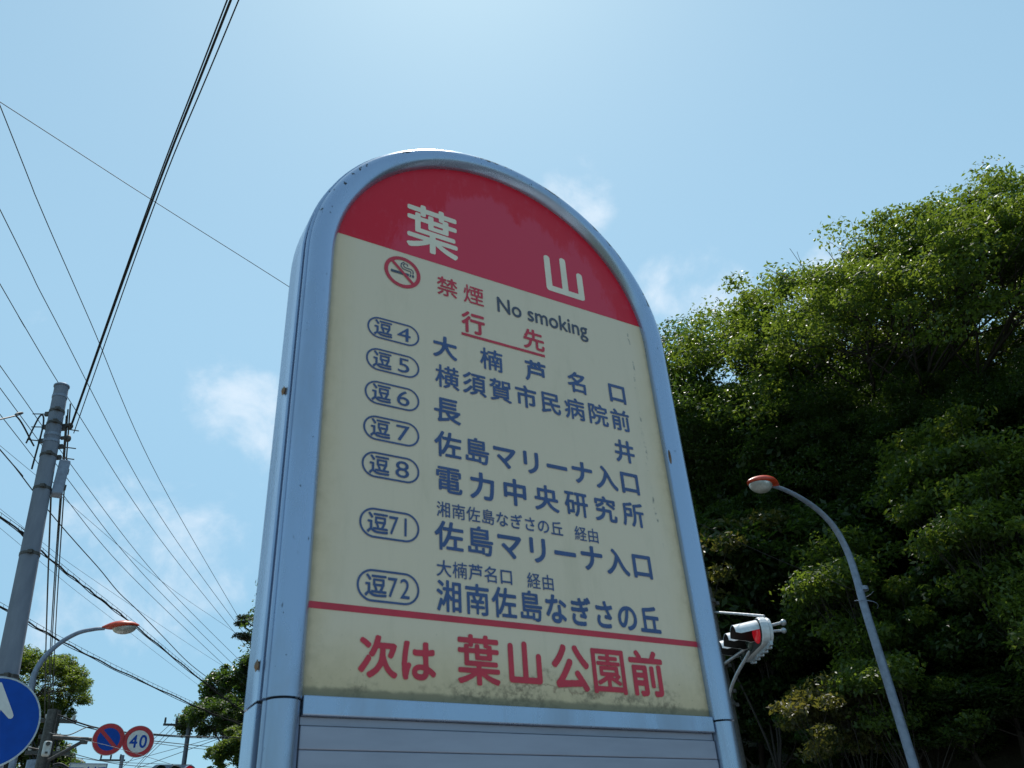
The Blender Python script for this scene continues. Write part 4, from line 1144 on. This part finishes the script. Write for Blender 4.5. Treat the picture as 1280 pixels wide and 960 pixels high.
GT = 'trees on the wooded slope at right'
big = [(1385, 180, 18.0, 1, 'tall leafy tree just beyond the right edge, its crown highest of the slope'),
       (1262, 200, 19.5, 0, 'tall broadleaf tree whose crown tops the right edge of the picture'),
       (1165, 222, 21.5, 1, 'tall broadleaf tree second from the right edge, with dark ivy-like limbs'),
       (1060, 252, 20.0, 0, 'vase-shaped tree whose bare forked branches show against the sky right of centre'),
       (945, 320, 22.0, 1, 'rounded tree crown left of the vase-shaped tree, lower than it'),
       (868, 370, 23.0, 0, 'leafy tree crown next to the right rim of the bus stop sign'),
       (780, 415, 26.0, 3, 'tree hidden behind the upper right of the bus stop sign'),
       (690, 470, 29.0, 1, 'tree standing behind the middle of the bus stop sign'),
       (590, 560, 34.0, 3, 'tree standing behind the centre left of the bus stop sign'),
       (500, 650, 40.0, 2, 'tree standing behind the left half of the bus stop sign'),
       (1230, 400, 24.5, 2, 'dark tree filling in behind the right edge crown'),
       (1008, 268, 21.0, 0, 'slender-limbed tree leaning out left of the vase-shaped tree'),
       (1010, 470, 25.0, 3, 'dark tree filling the gap under the vase-shaped tree'),
       (1120, 450, 25.0, 2, 'dark tree behind the lamp post, level with the upper foliage'),
       (905, 450, 26.0, 2, 'dark tree behind the crown next to the sign rim'),
       (1190, 470, 20.5, 3, 'broad dark tree under the crowns near the right edge'),
       (1300, 400, 19.0, 3, 'broad dark tree low at the very right edge'),
       (1060, 490, 21.5, 2, 'broad dark tree below the vase-shaped tree, above the lamp head'),
       (960, 470, 22.5, 3, 'broad dark tree above and left of the right lamp head'),
       (870, 490, 24.0, 3, 'broad dark tree beside the sign rim below the highest foliage')]
rg = random.Random(7)
for i, (px, py, d, k, lab) in enumerate(big):
    p = at_d(px, py, d); gz_ = ground_z(p); rz = rg.uniform(0, 6.28)
    place_tree('broadleaf_tree', TV[k], p[0], p[1], gz_ - .1, fit_tree(TV[k], (p[0], p[1], gz_ - .1), rz, py, .9), rz, lab, 'tree', GT)
GU = 'undergrowth trees along the foot of the slope'
under = [(860, 540, 22, 0), (930, 520, 21, 0), (1010, 530, 20, 0), (1090, 500, 20, 0), (1170, 480, 19, 0), (1260, 450, 18, 0), (1340, 460, 18, 0),
         (900, 648, 18.6, 2), (880, 610, 20, 0), (960, 640, 19, 0), (1040, 668, 16.8, 1), (1130, 600, 18, 0), (1222, 590, 15.6, 1), (1290, 600, 16.5, 0),
         (900, 740, 19, 0), (985, 740, 18, 0), (1078, 785, 15.8, 1), (1070, 730, 17.5, 0), (1150, 740, 17, 0), (1235, 690, 16, 0), (1310, 740, 15.5, 0),
         (940, 860, 18, 0), (1030, 840, 15.8, 2), (1030, 850, 17.6, 0), (1120, 850, 16.5, 0), (1205, 860, 16, 0), (1290, 870, 15.5, 0), (1252, 720, 14.6, 1),
         (1130, 540, 17.2, 1), (1190, 520, 16.6, 1), (1270, 545, 15.4, 1),
         (780, 600, 25, 0), (700, 660, 28, 0), (600, 720, 33, 0), (500, 790, 38, 0), (420, 840, 44, 0)]
desc = {0: 'dark glossy-leaved', 1: 'brighter green leafy', 2: 'bronze-tipped leafy'}
rows = {}
for i, (px, py, d, k) in enumerate(under):
    d *= (1.08 if k == 0 else 1.0); p = at_d(px, py, d); gz_ = ground_z(p); rz = rg.uniform(0, 6.28)
    sx_, sz_ = fit_tree(UV[k], (p[0], p[1], gz_ - .1), rz, py, .85); sz_ = max(.45, sz_); sx_ = max(.6, min(1.15, sx_))
    if px >= 1300: where = 'at the right edge'
    elif px > 1200: where = 'near the right edge'
    elif px > 1100: where = 'right of the lamp post'
    elif px > 1030: where = 'directly behind the lamp post'
    elif px > 950: where = 'left of the lamp post'
    elif px > 850: where = 'by the sign rim'
    else: where = 'hidden behind the bus stop sign'
    lev = 'high on the slope' if py < 580 else ('half way up the slope' if py < 720 else ('low on the slope' if py < 850 else 'at the foot of the slope'))
    lab = '%s low tree %s, %s' % (desc[k], lev, where)
    n_ = rows.get(lab, 0); rows[lab] = n_ + 1
    if n_: lab = lab.replace(' tree', (' second tree', ' third tree', ' fourth tree', ' fifth tree')[n_ - 1], 1) if n_ else lab
    if k: sz_ = fit_tree(UV[k], (p[0], p[1], gz_ - .1), rz, py, .8)[1]; sx_ = max(.55, min(1.0, sz_ * .8))
    if True: place_tree('undergrowth_tree', UV[k], p[0], p[1], gz_ - .1, (sx_, sz_), rz, lab, 'tree', GU)
    else: crown_on_trunk('undergrowth_tree', UV[k], px, py, d, rg.uniform(34, 52), rz, lab, 'tree', GU, .016)

# trees at the left
TL = make_tree_data(71, 8, 1.0, .25, 4, 4, 110, .17, .48, LEAF, up=.3, trunk_r=.18, flat=.75, keep=.7)
TM = make_tree_data(83, 12, 1.0, .12, 4, 4, 90, .36, .9, LEAFD, up=.2, trunk_r=.25, flat=.7)
TM2 = make_tree_data(89, 12, .95, .12, 4, 4, 90, .38, .85, LEAF, up=.2, trunk_r=.25, flat=.7)
for (px, py, d, half, dt, rz, lab, grp) in (
        (42, 812, 42, 62, TL, 1.2, 'clumpy bright green tree behind the blue arrow sign and far pole', 'trees at the left'),
        (62, 872, 43, 34, TL, 3.0, 'lower bright green crown right behind the far utility pole', 'trees at the left'),
        (10, 900, 46, 75, TM, .4, 'small dark tree low behind the blue arrow sign', 'trees at the left'),
        (345, 815, 52, 62, TM, 2.2, 'dense dark tree rising behind the left side of the bus stop sign', 'trees at the middle left'),
        (285, 868, 50, 52, TM, 3.9, 'dense green tree left of the bus stop sign behind the distant pole', 'trees at the middle left'),
        (305, 905, 44, 42, TM2, .3, 'bright green lower tree tucked against the left side of the bus stop sign', 'trees at the middle left'),
        (400, 790, 60, 90, TM, 5.0, 'tree wholly behind the lower left of the bus stop sign', 'trees at the middle left')):
    crown_on_trunk('broadleaf_tree', dt, px, py, d, half, rz, lab, 'tree', grp)
# pine tufts beside the sign
pp0 = at_d(322, 775, 55); pine = empty('pine_tree', (pp0[0], pp0[1], 0)); tag(pine, 'tall thin pine whose flat dark tufts peek out at the left rim of the sign', 'tree')
b = MB(); b.tube([(0, 0, 0), (.1, 0, pp0[2] * .5), (0, 0, pp0[2] + .5)], [.25, .18, .05], 10)
vsL = []; rgn = np.random.default_rng(5)
for (px, py, wd) in ((306, 774, 1.0), (302, 781, .8), (303, 797, 1.1), (311, 799, .9), (330, 765, 1.3), (340, 790, 1.4), (335, 760, 1.0)):
    c0 = at_d(px, py, 55) - pp0; c0[2] = at_d(px, py, 55)[2]; tr_ = np.array([0, 0, c0[2] - .5]); b.tube([tr_, (tr_ + c0) / 2 + (0, 0, -.1), c0], [.07, .05, .03], 6)
    n_ = 420; off = rgn.normal(0, 1, (n_, 3)); off /= np.linalg.norm(off, axis=1)[:, None]; off *= rgn.random((n_, 1)) ** .4 * wd * .62; off[:, 2] = np.abs(off[:, 2]) * .45
    C = c0 + off; t1 = rgn.normal(0, 1, (n_, 3)); t1 /= np.linalg.norm(t1, axis=1)[:, None]; t2 = np.cross(t1, rgn.normal(0, 1, (n_, 3))); t2 /= np.linalg.norm(t2, axis=1)[:, None]
    vsL.append(np.stack([C - t1 * .1, C + t2 * .03, C + t1 * .1, C - t2 * .03], 1).reshape(-1, 3))
b.build('trunk', BARK, pine, True)
vv = np.vstack(vsL); cm = leaf_mesh(vv, len(vv) // 4, LEAFP); o = bpy.data.objects.new('crown', cm); COL.objects.link(o); o.parent = pine
